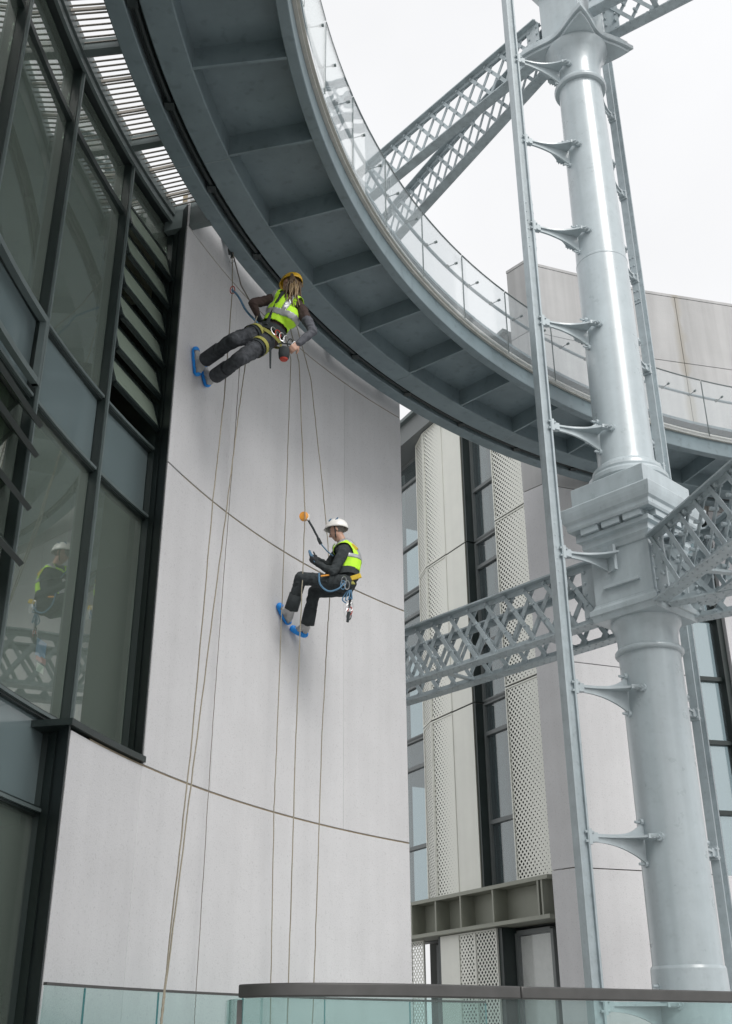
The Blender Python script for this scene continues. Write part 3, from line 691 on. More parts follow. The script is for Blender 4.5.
near = spline([(-.66, 5.6, 0), (-.58, 5.0, 0), (-.47, 4.79, 0), (-.24, 4.72, 0), (.12, 4.83, 0), (.52, 5.06, 0), (1.03, 5.36, 0), (1.75, 5.79, 0), (3.0, 6.6, 0), (4.4, 7.7, 0)], 8)
nb = empty('glass_balustrade', (.5, 5.0, GZ), 'curved frameless glass balustrade with dark bronze handrail in the foreground', 'balustrade')
cut = [0, 8, 18, 42, 56, 64, 72]
for a, b in zip(cut[:-1], cut[1:]):
    seg = near[a:b + 1]
    ribbon(seg, GZ + .02, .17, .008).build('glass_panel', 'glass_front', nb, smooth=60)
for a, b in ((14, 42), (42, 72)):
    seg = list(near[a:b + 1]); seg[0] = seg[0].lerp(seg[1], .03); seg[-1] = seg[-1].lerp(seg[-2], .03)
    ribbon(seg, .172, .222, .026).build('handrail', 'bronze', nb, smooth=40, bevel=.006)
for i in (14, ):
    p = near[i]; MB().abox(p.x - .02, p.x + .0, p.y - .012, p.y + .012, GZ, .165).build('end_post', 'bronze', nb)
ribbon(near, GZ, GZ + .12, .04).build('base_channel', 'bronze', nb, smooth=40)
far = spline([(-2.35, 8.68, 0), (-1.98, 9.50, 0), (-1.25, 10.75, 0), (-.3, 11.9, 0), (.9, 12.9, 0), (2.3, 13.7, 0)], 8)
# the run stops short of the column
fb = empty('glass_balustrade', (-1.3, 10.7, GZ), 'low frameless glass balustrade with thin cap along the foot of the concrete wall', 'balustrade')
cuts = [0, 5, 11, 17, 23, 29, 34]
for a, b in zip(cuts[:-1], cuts[1:]):
    ribbon(far[a:b + 1], GZ + .02, .405, .007).build('glass_panel', 'glass_front', fb, smooth=60)
    p = far[b]; MB().abox(p.x - .007, p.x + .007, p.y - .007, p.y + .007, GZ, .40).build('glass_edge', 'glass_edge', fb)
ribbon(far[:35], .405, .425, .016).build('top_cap', 'bronze', fb, smooth=40)
ribbon(far[:35], GZ, GZ + .1, .04).build('base_channel', 'bronze', fb, smooth=40)
# ================================================================== PEOPLE
def capsule_mb(mb, p0, r0, p1, r1, n=12):
    p0, p1 = Vector(p0), Vector(p1); d = p1 - p0; L = d.length
    d = d.normalized() if L > 1e-6 else Vector((0, 0, 1))
    pts, rs = [], []
    for a in (-85, -60, -30): pts.append(p0 + d * r0 * math.sin(R_(a))); rs.append(r0 * math.cos(R_(a)))
    pts += [p0, p1]; rs += [r0, r1]
    for a in (30, 60, 85): pts.append(p1 + d * r1 * math.sin(R_(a))); rs.append(r1 * math.cos(R_(a)))
    ref = d.orthogonal().normalized(); b = d.cross(ref); vs = []
    for p, r in zip(pts, rs):
        for k in range(n): a = 2 * math.pi * k / n; vs.append(p + (ref * math.cos(a) + b * math.sin(a)) * r)
    m = len(pts); fs = [(i * n + k, i * n + (k + 1) % n, (i + 1) * n + (k + 1) % n, (i + 1) * n + k) for i in range(m - 1) for k in range(n)]
    fs += [tuple(range(n - 1, -1, -1)), tuple(range((m - 1) * n, m * n))]
    mb.add(vs, fs)
def remesh(prims, vox, smooth_it=3, inflate=0):
    mb = MB()
    for p0, r0, p1, r1, *_ in prims: capsule_mb(mb, p0, r0 + inflate, p1, r1 + inflate)
    me = bpy.data.meshes.new('tmp'); me.from_pydata([tuple(v) for v in mb.v], [], mb.f)
    bm = bmesh.new(); bm.from_mesh(me); bmesh.ops.recalc_face_normals(bm, faces=bm.faces); bm.to_mesh(me); bm.free()
    o = bpy.data.objects.new('tmp', me); COL.objects.link(o)
    m = o.modifiers.new('r', 'REMESH'); m.mode = 'VOXEL'; m.voxel_size = vox; m.use_smooth_shade = True
    if smooth_it: q = o.modifiers.new('s', 'SMOOTH'); q.factor = .5; q.iterations = smooth_it
    dg = bpy.context.evaluated_depsgraph_get(); ev = o.evaluated_get(dg); out = bpy.data.meshes.new_from_object(ev, depsgraph=dg)
    bpy.data.objects.remove(o); bpy.data.meshes.remove(me)
    return out
def prim_dist(P, prim):
    p0, r0, p1, r1 = np.array(prim[0]), prim[1], np.array(prim[2]), prim[3]
    d = p1 - p0; L2 = max(d @ d, 1e-9); t = np.clip(((P - p0) @ d) / L2, 0, 1)
    return np.linalg.norm(P - (p0 + t[:, None] * d), axis=1) - (r0 + (r1 - r0) * t)
def body(name, prims, parent, vox=.0075):
    me = remesh(prims, vox)
    tags = sorted(set(p[4] for p in prims)); me.materials.clear()
    for t in tags: me.materials.append(MATS[t])
    n = len(me.polygons); P = np.zeros(n * 3); me.polygons.foreach_get('center', P); P = P.reshape(-1, 3)
    best = np.full(n, 1e9); idx = np.zeros(n, int)
    for p in prims:
        d = prim_dist(P, p) - (p[5] if len(p) > 5 else 0); m = d < best; best[m] = d[m]; idx[m] = tags.index(p[4])
    # creases: push cloth vertices in and out along their normals, stronger near joints
    cl = [i_ for i_, t_ in enumerate(tags) if t_.startswith('cloth')]; isc = np.isin(idx, cl); vm = np.zeros(len(me.vertices))
    nv = len(me.vertices); lv = np.zeros(len(me.loops), int); me.loops.foreach_get('vertex_index', lv); lt = np.zeros(n, int); me.polygons.foreach_get('loop_total', lt)
    vm[lv[np.repeat(isc, lt)]] = 1
    from mathutils import noise as _mn
    co = np.zeros(nv * 3); me.vertices.foreach_get('co', co); co = co.reshape(-1, 3); no = np.zeros(nv * 3); me.vertices.foreach_get('normal', no); no = no.reshape(-1, 3)
    for v_ in np.nonzero(vm)[0]:
        q = Vector(co[v_]); k_ = _mn.noise(q * 9) * .012 + (1 - abs(_mn.noise(Vector((q.x * 13 + q.z * 9, q.y * 13, q.z * 17 - q.x * 6)))) * 2.2) * .007
        co[v_] += no[v_] * (k_ - .004)
    me.vertices.foreach_set('co', co.ravel()); me.update()
    me.polygons.foreach_set('material_index', idx.tolist()); me.polygons.foreach_set('use_smooth', [True] * n)
    off = wloc(parent); me.transform(Matrix.Translation(-off))
    o = bpy.data.objects.new(name, me); COL.objects.link(o); o.parent = parent; return o
def shell(name, prims, inflate, keep, mat, parent, thick=.006, vox=.012):
    """garment: torso surface pushed outwards, only the faces where keep(points) holds"""
    me = remesh(prims, vox, 3, inflate); bm = bmesh.new(); bm.from_mesh(me); bm.faces.ensure_lookup_table()
    P = np.array([f.calc_center_median() for f in bm.faces]); k = keep(P)
    bmesh.ops.delete(bm, geom=[f for f, q in zip(bm.faces, k) if not q], context='FACES')
    bm.to_mesh(me); bm.free(); me.materials.clear(); me.materials.append(MATS[mat]); me.transform(Matrix.Translation(-wloc(parent)))
    me.polygons.foreach_set('use_smooth', [True] * len(me.polygons))
    o = bpy.data.objects.new(name, me); COL.objects.link(o); o.parent = parent
    q = o.modifiers.new('solid', 'SOLIDIFY'); q.thickness = thick; q.offset = 1; return o
def hand(prims, wrist, fdir, ndir, curl=.6, side=1, mat='glove', sc=1.0):
    """palm, four unequal jointed fingers and a thumb from the side of the palm"""
    f = Vector(fdir).normalized(); n = Vector(ndir); n = (n - f * n.dot(f)).normalized(); s = f.cross(n) * side
    w = Vector(wrist); pl = .085 * sc
    for k in (-.028, -.010, .010, .028): prims.append((w + s * k * sc * .7, .017 * sc, w + f * pl + s * k * sc, .015 * sc, mat))
    for k, ln in ((-.030, .062), (-.010, .072), (.010, .068), (.030, .052)):
        p = w + f * pl + s * k * sc; d = f.copy(); r = .0105 * sc
        for j in range(3):
            a = curl * (.55 + .45 * j); d = (d * math.cos(a) + n * math.sin(a)).normalized(); q = p + d * ln * sc * (.45, .32, .26)[j]
            prims.append((p, r, q, r * .92, mat)); p = q; r *= .92
    p = w + f * .03 * sc - s * .030 * sc; d = (f * .6 - s * .7 + n * .35).normalized(); q = p + d * .042 * sc; prims.append((p, .014 * sc, q, .012 * sc, mat))
    d2 = (f * .85 - s * .15 + n * .5).normalized(); prims.append((q, .012 * sc, q + d2 * .032 * sc, .010 * sc, mat))
def foot(prims, ankle, heel, toe, mat='shoe'):
    prims.append((ankle, .045, heel.lerp(ankle, .25), .042, mat)); prims.append((heel, .036, toe.lerp(heel, .35), .040, mat)); prims.append((toe.lerp(heel, .35), .040, toe, .030, mat)); prims.append((ankle, .043, toe.lerp(heel, .4), .038, mat))
def cover(parent, heel, toe, out):
    """blue overshoe over the sole: rim and sole skin"""
    pr = [(heel - out * .014, .040, toe.lerp(heel, .35) - out * .012, .044, 'b'), (toe.lerp(heel, .35) - out * .012, .044, toe - out * .010, .036, 'b')]
    ax = (toe - heel).normalized(); o = np.array(out); h = np.array(heel); tt = np.array(toe); a = np.array(ax); L = (toe - heel).length
    def keep(P):
        q = (P - h) @ o; l = (P - h) @ a
        return (q < -.008) | (l > L - .012) | (l < -.012)
    shell('overshoe', pr, .006, keep, 'blue_cover', parent, .004, .009)
def helmet(parent, c, up, fwd, mat, vents=True, tilt=0):
    up = Vector(up).normalized(); fwd = (Vector(fwd) - up * Vector(fwd).dot(up)).normalized(); sd = up.cross(fwd)
    m = MB(); n, k = 28, 9; vs = []; fs = []
    for i in range(k + 1):
        e = R_(-8 + 98 * i / k)
        for j in range(n):
            a = 2 * math.pi * j / n; cf, cs = math.cos(a), math.sin(a)
            ridge = 1 + .025 * math.exp(-(cs * 4) ** 2) * (math.cos(e))
            r = math.cos(e) * ridge; drop = 0
            if i == 0: r *= 1.05 + .10 * max(0, cf) ** 3
            vs.append(c + fwd * .137 * r * cf + sd * .112 * r * cs + up * (.118 * math.sin(e) * ridge))
    fs = [(i * n + j, i * n + (j + 1) % n, (i + 1) * n + (j + 1) % n, (i + 1) * n + j) for i in range(k) for j in range(n)]
    m.add(vs, fs); h = m.build('helmet', mat, parent, smooth=60); q = h.modifiers.new('s', 'SOLIDIFY'); q.thickness = .006; q.offset = 1
    if vents:
        for sg in (-1, 1):
            for fw, uu, ln in ((.055, .080, .022), (-.03, .085, .024)):
                p = c + fwd * fw + sd * sg * .088 + up * uu
                MB().box(p, (fwd * .8 - up * .6).normalized() * ln, (sd * sg * .6 + up * .5).normalized() * .010, (up * .5 - sd * sg * .5).normalized() * .006).build('vent', 'strap_blue', h, bevel=.004)
    return h
def head(prims, c, up, fwd, hairmat, skin='skin', face=True):
    up = Vector(up).normalized(); fwd = (Vector(fwd) - up * Vector(fwd).dot(up)).normalized(); sd = up.cross(fwd)
    P = lambda f, s, u: c + fwd * f + sd * s + up * u
    prims.append((P(-.02, 0, .035), .092, P(.02, 0, .03), .086, hairmat))
    for s in (-.02, .02): prims.append((P(.02, s, .02), .066, P(.035, s * .8, -.055), .050, skin, .004))
    prims.append((P(.045, 0, -.085), .030, P(.055, 0, -.098), .024, skin))           # chin
    for s in (-1, 1):
        prims.append((P(.02, s * .055, -.05), .026, P(.045, s * .018, -.092), .022, skin))   # jaw
        prims.append((P(.062, s * .035, -.020), .024, P(.055, s * .045, -.03), .022, skin))  # cheek
        prims.append((P(.082, s * .03, .022), .014, P(.086, s * .012, .022), .013, skin))    # brow
        prims.append((P(-.008, s * .078, .005), .020, P(-.014, s * .082, -.03), .013, skin)) # ear
        prims.append((P(.083, s * .030, .004), .0085, P(.083, s * .030, .004), .0085, 'hair_grey', .002)) # eye
    prims.append((P(.092, 0, .01), .011, P(.112, 0, -.026), .014, skin)); prims.append((P(.10, 0, -.032), .015, P(.085, 0, -.034), .016, skin))  # nose
    prims.append((P(.082, -.018, -.058), .010, P(.082, .018, -.058), .010, skin)); prims.append((P(.080, -.015, -.071), .010, P(.080, .015, -.071), .010, skin)) # lips
    return P
def cuff(parent, k_, a_, r0, r1, mat):
    d = (a_ - k_).normalized(); m = MB().tube([k_.lerp(a_, .55), k_.lerp(a_, .8), a_ + d * .03], [r0, (r0 + r1) / 2, r1], 16, False); o = m.build('trouser_cuff', mat, parent, smooth=60)
    q = o.modifiers.new('s', 'SOLIDIFY'); q.thickness = .005; q.offset = 1
def frame(o, top, sa, sb):
    o = np.array(o); u = np.array(top) - o; L = np.linalg.norm(u); u /= L; s = np.array(sb) - np.array(sa); s -= u * (s @ u); s /= np.linalg.norm(s); b = np.cross(u, s)
    return o, u, s, b, L
def ring_strap(parent, name, c, ax, rx, ry, sd, w, mat, a0=0, a1=360, th=.006):
    ax = Vector(ax).normalized(); sd = Vector(sd); sd = (sd - ax * sd.dot(ax)).normalized(); bk = ax.cross(sd); m = MB(); vs = []; n = 36
    for i in range(n + 1):
        a = R_(a0 + (a1 - a0) * i / n)
        for k in (-1, 1):
            for e in (0, th): vs.append(Vector(c) + sd * (rx + e) * math.cos(a) + bk * (ry + e) * math.sin(a) + ax * k * w / 2)
    fs = []
    for i in range(n):
        p, q = 4 * i, 4 * i + 4; fs += [(p, p + 2, q + 2, q), (p + 1, q + 1, q + 3, p + 3), (p, q, q + 1, p + 1), (p + 2, p + 3, q + 3, q + 2)]
    return m.add(vs, fs).build(name, mat, parent, smooth=50)
def carabiner(parent, c, ax1, ax2, mat='metal', L=.055, w=.028):
    c, ax1, ax2 = Vector(c), Vector(ax1).normalized(), Vector(ax2).normalized()
    pts = [c + ax1 * L * math.cos(2 * math.pi * k / 16) + ax2 * w * math.sin(2 * math.pi * k / 16) for k in range(17)]
    return MB().tube(pts, .006, 6).build('carabiner', mat, parent, smooth=60)
def waver(pts, n=10, amp=.004):
    out = []
    for i in range(len(pts) - 1):
        for k in range(n):
            t = k / n; p = Vector(pts[i]).lerp(Vector(pts[i + 1]), t); out.append(p + Vector((random.uniform(-amp, amp), random.uniform(-amp, amp), 0)))
    return out + [Vector(pts[-1])]

# ---------------------------------------------------------------- upper worker: back turned, feet on the wall
WN = Vector((math.cos(R_(160 + 180)), math.sin(R_(160 + 180)), 0))     # out of the wall
pel = W(269, 337, 10.32); chest = W(283, 313, 10.28); nb_ = W(288, 299, 10.30); hc = W(291, 285, 10.34)
shL = W(275, 299, 10.32); shR = W(301, 309, 10.22)
p1 = empty('person', pel, 'worker in yellow helmet with long hair and hi-vis vest, hanging just below the ring walkway', 'person', 'rope access workers on the concrete wall')
B = []
torso = [(pel, .135, pel.lerp(chest, .5), .130), (pel.lerp(chest, .5), .130, chest, .142), (chest, .142, chest.lerp(nb_, .55), .122),
         (chest + (shL - nb_) * .42, .108, chest + (shR - nb_) * .42, .108), (shL.lerp(nb_, .35), .086, shR.lerp(nb_, .35), .086)]
for t in torso: B.append((*t, 'cloth_brown'))
hipA, kneeA, ankA = W(261, 332, 10.30), W(234, 339.5, 9.98), W(203.5, 361, 10.50)
hipB, kneeB, ankB = W(264, 343, 10.26), W(240, 359, 9.98), W(214, 377, 10.52)
toeA, heelA = CW(196.5, 350, RW - .055), CW(198.5, 372, RW - .055)
toeB, heelB = CW(204.5, 366, RW - .055), CW(208.5, 383, RW - .055)
for h_, k_, a_ in ((hipA, kneeA, ankA), (hipB, kneeB, ankB)):
    B += [(pel, .115, h_, .105, 'cloth_pants'), (h_, .108, k_, .080, 'cloth_pants'), (k_, .080, k_.lerp(a_, .4), .079, 'cloth_pants'), (k_.lerp(a_, .4), .079, a_.lerp(k_, .22), .074, 'cloth_pants')]
foot(B, ankA, heelA, toeA); foot(B, ankB, heelB, toeB)
elL, haL = W(253, 303, 10.14), W(257, 314, 10.22); elR, haR = W(313, 332, 10.12), W(298, 344, 10.05)
B += [(shL, .068, elL, .052, 'cloth_brown'), (elL, .050, haL, .038, 'cloth_brown')]
B += [(shR, .070, shR.lerp(elR, .45), .058, 'cloth_brown'), (shR.lerp(elR, .45), .058, elR, .052, 'cloth_grey'), (elR, .050, haR, .038, 'cloth_grey')]
hand(B, haL, (haL - elL) + Vector((.02, 0, -.02)), Vector((.5, .6, .1)), .7, 1); hand(B, haR, (haR - elR), Vector((-.2, .8, .2)), .8, -1, 'skin')
up1 = (hc - nb_).normalized(); fw1 = Vector((-.75, .62, -.1))
B.append((nb_, .06, hc - up1 * .05, .055, 'skin')); P1 = head(B, hc, up1, fw1, 'hair_brown')
body('body', B, p1)
for k in range(1): pass
cuff(p1, kneeA, ankA.lerp(kneeA, .12), .080, .080, 'cloth_pants'); cuff(p1, kneeB, ankB.lerp(kneeB, .12), .080, .080, 'cloth_pants'); cover(p1, heelA, toeA, WN); cover(p1, heelB, toeB, WN)
helmet(p1, hc + up1 * .035, (up1 + Vector((0, 0, .25))), fw1, 'helmet_yellow', False)
# long hair falling down the back
tail = hc + Vector((.01, -.17, -.36)); m = MB(); right1 = up1.cross(fw1)
for k in range(46):
    a = random.uniform(-1, 1); q = P1(-.085 + .02 * random.random() - .02 * abs(a), a * .095, .01 + random.uniform(-.04, .05)); e = tail + Vector((random.gauss(0, .045), random.gauss(0, .02), random.uniform(-.12, .12)))
    mid = q.lerp(e, .45) + Vector((random.gauss(0, .02), -.035 + random.gauss(0, .012), 0)); sp_ = spline([q, q.lerp(mid, .5) + Vector((0, -.02, 0)), mid, e], 4)
    m.tube(sp_, [.013 * (1 - .6 * i / (len(sp_) - 1)) + .002 for i in range(len(sp_))], 5)
m.build('hair', 'hair_brown', p1, smooth=80)
m = MB()
for k in range(16):
    a = random.uniform(-.5, .9); q = P1(-.10, a * .08, .0); e = tail + Vector((random.gauss(0.02, .035), random.gauss(-.02, .02), random.uniform(-.08, .10))); mid = q.lerp(e, .5) + Vector((random.gauss(0, .02), -.055, 0)); sp_ = spline([q, mid, e], 5)
    m.tube(sp_, [.010 * (1 - .6 * i / (len(sp_) - 1)) + .002 for i in range(len(sp_))], 5)
m.build('hair', 'hair_blond', p1, smooth=80)
O, U, Sd, Bk, L = frame(pel, nb_, shL, shR)
def hs1(P): return (P - O) @ U / L, (P - O) @ Sd, (P - O) @ Bk
def vest1(P):
    h, s, b = hs1(P); return (h > .26 - .5 * np.minimum(0, s + .05)) & (h < 1.14) & (np.abs(s) < .34) & ~((np.abs(s) > .195) & (h > .70)) & ~((h > .62) & (np.abs(s + .03 * (h - .6)) < .026)) & ~((h > .98) & (np.abs(s) < .07))
shell('vest', [(*t, 'x') for t in torso], .022, vest1, 'hivis', p1)
def band1(P):
    h, s, b = hs1(P); return vest1(P) & ((np.abs(h - .46) < .065) | ((np.abs(np.abs(s) - .125) < .028) & (h > .46)))
shell('reflective_band', [(*t, 'x') for t in torso], .030, band1, 'reflective', p1, .003)
MB().tube(waver([Vector(O + U * L * .95 - Bk * .15), Vector(O + U * L * .6 - Bk * .155), Vector(O + U * L * .1 - Bk * .15)], 5, 0), .024, 8).build('dorsal_strap', 'cloth_dark', p1, smooth=60)
ring_strap(p1, 'waist_belt', pel + Vector(U) * .06, U, .166, .150, Sd, .085, 'cloth_dark')
for (h_, k_, f_) in ((hipA, kneeA, .22), (hipB, kneeB, .22)):
    ring_strap(p1, 'leg_loop', h_.lerp(k_, f_), k_ - h_, .110, .108, Sd, .055, 'strap_olive'); ring_strap(p1, 'leg_loop_pad', h_.lerp(k_, f_ + .13), k_ - h_, .108, .104, Sd, .035, 'cloth_dark')
ring_strap(p1, 'hip_strap', pel + Vector(U) * -.01, Vector(U) * .95 + Vector(Sd) * .25, .172, .158, Sd, .035, 'strap_olive')
for k in range(6):
    c_ = W(274 + 4.0 * k, 331 + 3 * k, 10.09) ; carabiner(p1, c_, (0.1 * (k - 3), 0, 1), (1, .2, 0), ('metal', 'red', 'metal', 'metal', 'cloth_dark', 'metal')[k])
# tool bag hanging at the hip
bag = empty('tool_bag', W(284, 352, 10.0), 'small dark tool pouch hanging from the harness of the worker in the yellow helmet', 'bag')
bp = W(284, 352, 10.0)
MB().lathe(bp - Vector((0, 0, .10)), [(.03, 0), (.055, .02), (.062, .09), (.058, .14), (.05, .145), (.04, .14)], 18).build('pouch', 'cloth_dark', bag, smooth=50)
MB().tube([bp + Vector((-.07, 0, .1)), W(281, 343, 10.02), bp + Vector((.07, 0, .1))], .008, 6).build('sling', 'cloth_dark', bag, smooth=50)
MB().lathe(bp - Vector((0, 0, .106)), [(.02, 0), (.040, .004), (.046, .016), (.03, .018)], 16).build('pouch_base', 'red', bag, smooth=50)
MB().prism([W(269, 348, 10.12), W(271.5, 348, 10.12), W(271, 368, 10.12), W(269.5, 368, 10.12)], (0, .01, 0)).build('loose_strap', 'cloth_dark', p1)

# ---------------------------------------------------------------- lower worker: seated in the harness, side view
WN2 = Vector((math.cos(R_(149.5 + 180)), math.sin(R_(149.5 + 180)), 0))
pel2 = W(346, 583, 12.10); ch2 = W(349, 560, 12.12); nb2 = W(344, 545, 12.14); hc2 = W(337.5, 531, 12.14)
sN, sF = W(343, 554, 11.96), W(339, 551, 12.34)
p2 = empty('person', pel2, 'worker in white helmet, dark clothes and hi-vis vest, seated in a harness lower down', 'person', 'rope access workers on the concrete wall')
B = []
torso2 = [(pel2, .13, pel2.lerp(ch2, .5), .122), (pel2.lerp(ch2, .5), .122, ch2, .132), (ch2, .132, nb2.lerp(ch2, .35), .118), (ch2.lerp(nb2, .35) + (sN - nb2) * .35, .095, ch2.lerp(nb2, .35) + (sF - nb2) * .35, .095), (sN.lerp(nb2, .35), .08, sF.lerp(nb2, .35), .08)]
for t in torso2: B.append((*t, 'cloth_dark'))
hN, kN, aN = W(343, 584, 11.98), W(301, 578, 12.02), W(292, 607, 12.22)
hF, kF, aF = W(345, 588, 12.20), W(314, 592, 12.28), W(308, 622, 12.45)
toeN, heelN = CW(280.5, 606, RW - .05), CW(289, 621, RW - .065)
toeF, heelF = CW(293.5, 628, RW - .05), CW(305, 633, RW - .13)
for h_, k_, a_ in ((hN, kN, aN), (hF, kF, aF)):
    B += [(pel2, .12, h_, .11, 'cloth_dark'), (h_, .105, k_, .076, 'cloth_dark'), (k_, .076, k_.lerp(a_, .4), .072, 'cloth_dark'), (k_.lerp(a_, .4), .072, a_.lerp(k_, .05), .068, 'cloth_dark')]
foot(B, aN, heelN, toeN); foot(B, aF, heelF, toeF)
eN, wN = W(333, 572, 11.88), W(317.5, 564, 12.02); eF, wF = W(328, 566, 12.36), W(317, 560, 12.24)
B += [(sN, .072, eN, .056, 'cloth_dark'), (eN, .054, wN, .040, 'cloth_dark'), (sF, .072, eF, .056, 'cloth_dark'), (eF, .054, wF, .040, 'cloth_dark')]
hand(B, wN, W(310, 558, 12.02) - wN, Vector((.3, .6, .5)), .55, 1); hand(B, wF, W(311, 556, 12.2) - wF, Vector((.3, -.6, .4)), .6, -1)
up2 = Vector((-.10, .02, 1)).normalized(); fw2 = Vector((-.93, .30, -.32))
up2 = (up2 - fw2.normalized() * up2.dot(fw2.normalized())).normalized()
B.append((nb2 + Vector((0, 0, -.02)), .062, hc2 - up2 * .06, .055, 'skin')); P2 = head(B, hc2, up2, fw2, 'hair_grey')
body('body', B, p2)
ring_strap(p2, 'collar', nb2 + Vector((0, 0, .012)), up2 + Vector((.25, 0, 0)), .075, .072, fw2, .05, 'cloth_dark')
cuff(p2, kN, aN, .073, .078, 'cloth_dark'); cuff(p2, kF, aF, .073, .078, 'cloth_dark'); cover(p2, heelN, toeN, WN2); cover(p2, heelF, toeF, (WN2 * .5 + Vector((0, 0, .8))).normalized())
helmet(p2, hc2 + up2 * .038, Vector((.02, 0, 1)), Vector((-.93, .30, 0)), 'helmet_white', True)
MB().tube([P2(.0, .096, .05), P2(.005, .090, -.02), P2(.03, .062, -.085), P2(.045, 0, -.118), P2(.03, -.062, -.085), P2(.005, -.090, -.02), P2(0, -.096, .05)], .007, 6).build('chin_strap', 'cloth_dark', p2, smooth=50)
O2, U2, S2, B2, L2 = frame(pel2, nb2, sN, sF)
def vest2(P):
    h, s, b = (P - O2) @ U2 / L2, (P - O2) @ S2, (P - O2) @ B2
    return (h > .26) & (h < 1.10) & ~((b > .06) & (h < .9)) & ~((np.abs(s) > .14) & (h > .60) & (np.abs(b) < .085)) & ~((h > .95) & (np.abs(s) < .06))
shell('vest', [(*t, 'x') for t in torso2], .020, vest2, 'hivis', p2)
def band2(P):
    h, s, b = (P - O2) @ U2 / L2, (P - O2) @ S2, (P - O2) @ B2
    return vest2(P) & ((np.abs(h - .56) < .05) | ((np.abs(np.abs(s) - .10) < .024) & (h > .56)))
shell('reflective_band', [(*t, 'x') for t in torso2], .027, band2, 'reflective', p2, .003)
bk = W(357, 556, 12.15)
MB().tube(spline([W(346, 545, 12.1), W(353, 551, 12.08), W(357.5, 564, 12.08), W(358, 578, 12.08)], 5), .015, 8).build('shoulder_strap', 'cloth_dark', p2, smooth=60)
MB().box(W(354, 548.5, 12.06), (.035, 0, -.035), (.0, .05, 0), (.018, 0, .018)).build('back_pad', 'strap_yellow', p2, bevel=.01)
ring_strap(p2, 'waist_belt', pel2 + Vector(U2) * .10, U2, .165, .150, S2, .085, 'cloth_dark')
MB().box(W(356, 577, 11.98), (.06, 0, .02), (0, .012, 0), (-.01, 0, .028)).build('belt_pad', 'strap_yellow', p2, bevel=.008)
MB().box(W(352, 583, 11.96), (.03, 0, .0), (0, .012, 0), (-.01, 0, .02)).build('belt_pad', 'strap_olive', p2, bevel=.008)
MB().box(W(325, 575.5, 11.88), (.05, 0, .006), (0, .006, 0), (0, 0, .010)).build('thigh_patch', 'orange', p2, bevel=.004)
ring_strap(p2, 'leg_loop', hN.lerp(kN, .25), kN - hN, .116, .112, S2, .05, 'cloth_dark')
MB().tube(spline([W(319, 573, 11.86), W(320, 584, 11.84), W(328, 591, 11.83), W(338, 589, 11.83), W(344, 583, 11.84)], 6), .011, 6).build('blue_sling', 'strap_blue', p2, smooth=60)
for k, (a, b, mt) in enumerate(((344, 581, 'metal'), (343, 585, 'strap_blue'), (347, 585, 'metal'))): carabiner(p2, W(a, b, 11.84), (0, 0, 1), (1, 0, 0), mt)
m = MB()
for k in range(4): m.tube(spline([W(351 - k, 590, 11.98), W(352 - 3.2 * k, 599, 11.96), W(349.5 - 1.2 * k, 597 + 2 * k, 11.95)], 5), .008, 6)
m.build('gear_loops', 'strap_blue', p2, smooth=60)
gk = empty('gear_cluster', W(350, 600, 11.98), 'bunch of metal climbing gear hanging below the belt of the worker in the white helmet', 'climbing gear')
MB().tube([W(352, 588, 12.0), W(350.5, 597, 12.0), W(349, 608, 12.0)], .014, 8).build('gear_sling', 'cloth_dark', gk, smooth=60)
for a, b, mt in ((348, 608, 'metal'), (350, 611, 'red'), (347.5, 613, 'metal'), (351, 607, 'metal'), (349, 616, 'cloth_dark')): carabiner(gk, W(a, b, 12.0), (.1, 0, 1), (1, .3, 0), mt, .05, .026)
MB().tube([W(349, 612, 12.0), W(347.5, 622, 12.0)], [.022, .016], 8).build('descender', 'cloth_dark', gk, smooth=60)
# tablet-like tool held in the hands
tl = MB().box(W(312.5, 557.5, 12.03), (W(309, 551, 12.03) - W(316, 564, 12.03)) * .5, Vector((0, .03, 0)), Vector((.010, 0, .008)))
tag(tl.build('hand_tool', 'strap_blue', None, bevel=.004), 'slim dark hand tool held up by the worker in the white helmet', 'tool')

# ---------------------------------------------------------------- ropes, lanyards and devices
def rope(pts, label, r=.0085, mat='rope', name='rope', group='hanging ropes'):
    o = MB().tube(waver(pts, 14, .0025), r * .8, 6).build(name, mat, None, smooth=60); tag(o, label, 'rope', group); return o
anch = PC(11.90, 158.9, ZB + .03)
rk = lambda px, py, off: CW(px, py, RW - off)
rope([anch + Vector((0, 0, .0)), rk(232.5, 290, .30), rk(224, 400, .42), rk(213, 500, .52), rk(192, 740, .75), rk(164, 993, 1.02), rk(160, 1030, 1.06)], 'rope dropping from the anchor past the soles of the worker in the yellow helmet')
rope([W(257, 316, 10.2), W(247, 352, 10.2), rk(238, 418, .52), rk(227, 505, .58), rk(197, 738, .78), rk(165, 992, 1.0), rk(161, 1030, 1.04)], 'rope running down from the left hand of the worker in the yellow helmet')
rope([W(240, 362, 10.3), rk(236, 420, .10), rk(225, 560, .09), rk(212, 735, .09), rk(196, 993, .09), rk(194, 1030, .09)], 'thin dark rope hanging tight against the wall below the upper worker', .0055, 'rope_dark')
rope([PC(11.9, 153.4, ZB + .02), rk(291, 360, .22), rk(286, 500, .22), rk(277, 735, .20), rk(274, 812, .20), rk(270, 1030, .2)], 'rope beside the raised foot of the worker in the white helmet', .0075)
rope([PC(11.9, 152.2, ZB + .02), rk(299, 362, .4), rk(304.5, 500, .55), rk(305, 517, .55), rk(301.5, 600, .55), rk(296, 735, .5), rk(287, 1030, .45)], 'rope carrying the orange backup device in front of the lower worker', .0085)
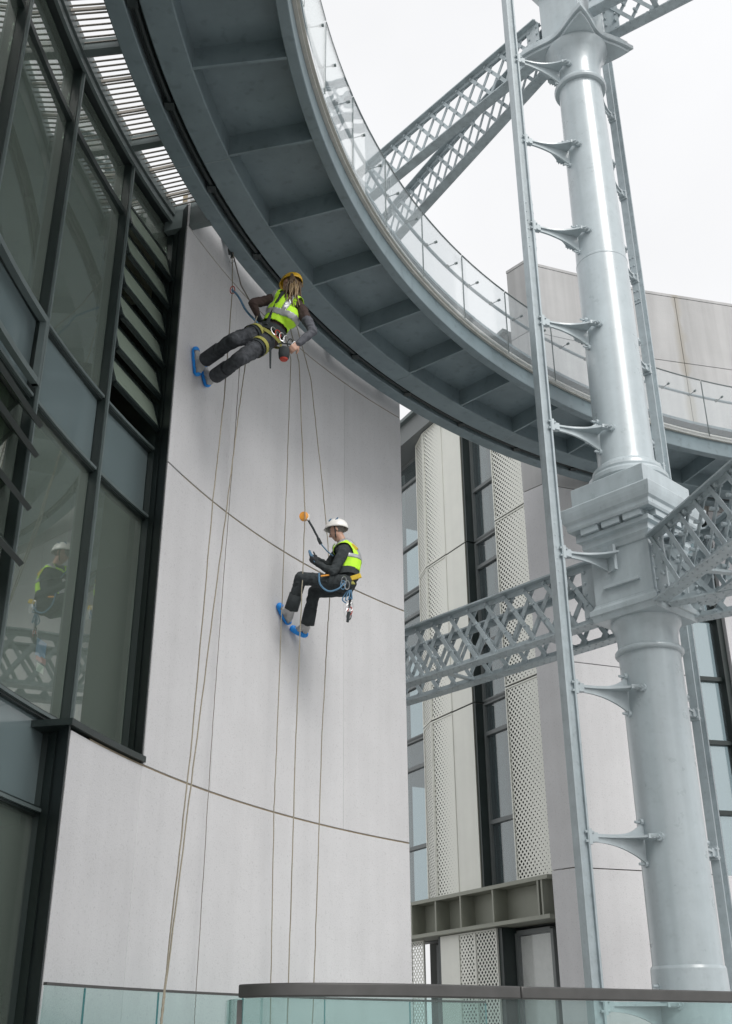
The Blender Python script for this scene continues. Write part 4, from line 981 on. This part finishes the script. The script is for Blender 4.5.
rope([PC(11.9, 151.0, ZB + .02), rk(311, 380, .28), rk(323, 490, .36), rk(328, 545, .40), rk(330, 592, .42), rk(327, 640, .42), rk(322, 735, .42), rk(314, 985, .4), rk(312, 1030, .4)], 'rope passing behind the body of the worker in the white helmet', .008)
tag(MB().tube([anch, W(241, 285, 10.5), W(256, 312, 10.2)], .008, 6).build('lanyard', 'rope_dark', None, smooth=60), 'dark lanyard from the anchor to the raised hand of the upper worker', 'lanyard')
tag(MB().tube(waver([rk(232.5, 290, .30), W(238, 296, 10.4), W(247, 312, 10.3), W(258, 324, 10.2)], 4, .004), .013, 8).build('lanyard', 'strap_blue', None, smooth=60), 'thick blue black lanyard clipped to the rope by the upper worker', 'lanyard')
tag(MB().tube(waver([W(308, 519, 12.05), W(317, 536, 12.08), W(321, 544, 12.1)], 5, .003), [.013] * 7 + [.020] * 4, 8).build('lanyard', 'cloth_dark', None, smooth=60), 'dark shock absorbing lanyard below the orange device', 'lanyard')
tag(MB().tube([W(321, 544, 12.1), W(327, 551, 12.1), W(333, 556, 12.12)], .008, 6).build('lanyard', 'strap_blue', None, smooth=60), 'thin sling from the shock absorber to the lower worker chest', 'lanyard')
dv = empty('backup_device', W(304.5, 517, 12.05), 'orange rope backup device above the worker in the white helmet', 'rope device', None)
dp = W(304, 516.5, 12.05); m = MB(); m.lathe((0, 0, 0), [(.035, -.03), (.055, -.025), (.058, 0), (.055, .025), (.035, .03)], 16)
rotm = Matrix.Rotation(R_(90), 4, 'X') ; m.v = [dp + (rotm @ v) for v in m.v]; m.build('body', 'orange', dv, smooth=40)
MB().box(dp + Vector((.045, 0, -.01)), (.02, 0, -.01), (0, .02, 0), (.005, 0, .04)).build('clip', 'curtain', dv, bevel=.006)
ak = empty('rope_anchor', anch, 'metal rope anchor clamped to the outer edge of the ring walkway above the upper worker', 'anchor')
m = MB().box(anch + Vector((0, 0, .01)), (.05, 0, 0), (0, .05, 0), (0, 0, .03)); m.tube([anch, anch - Vector((0, 0, .10))], .02, 8); m.build('clamp', 'dark_steel', ak)
carabiner(ak, anch - Vector((0, 0, .13)), (0, 0, 1), (1, 0, 0)); carabiner(ak, CW(232.5, 290, RW - .30), (0, 0, 1), (1, 0, 0), 'red')
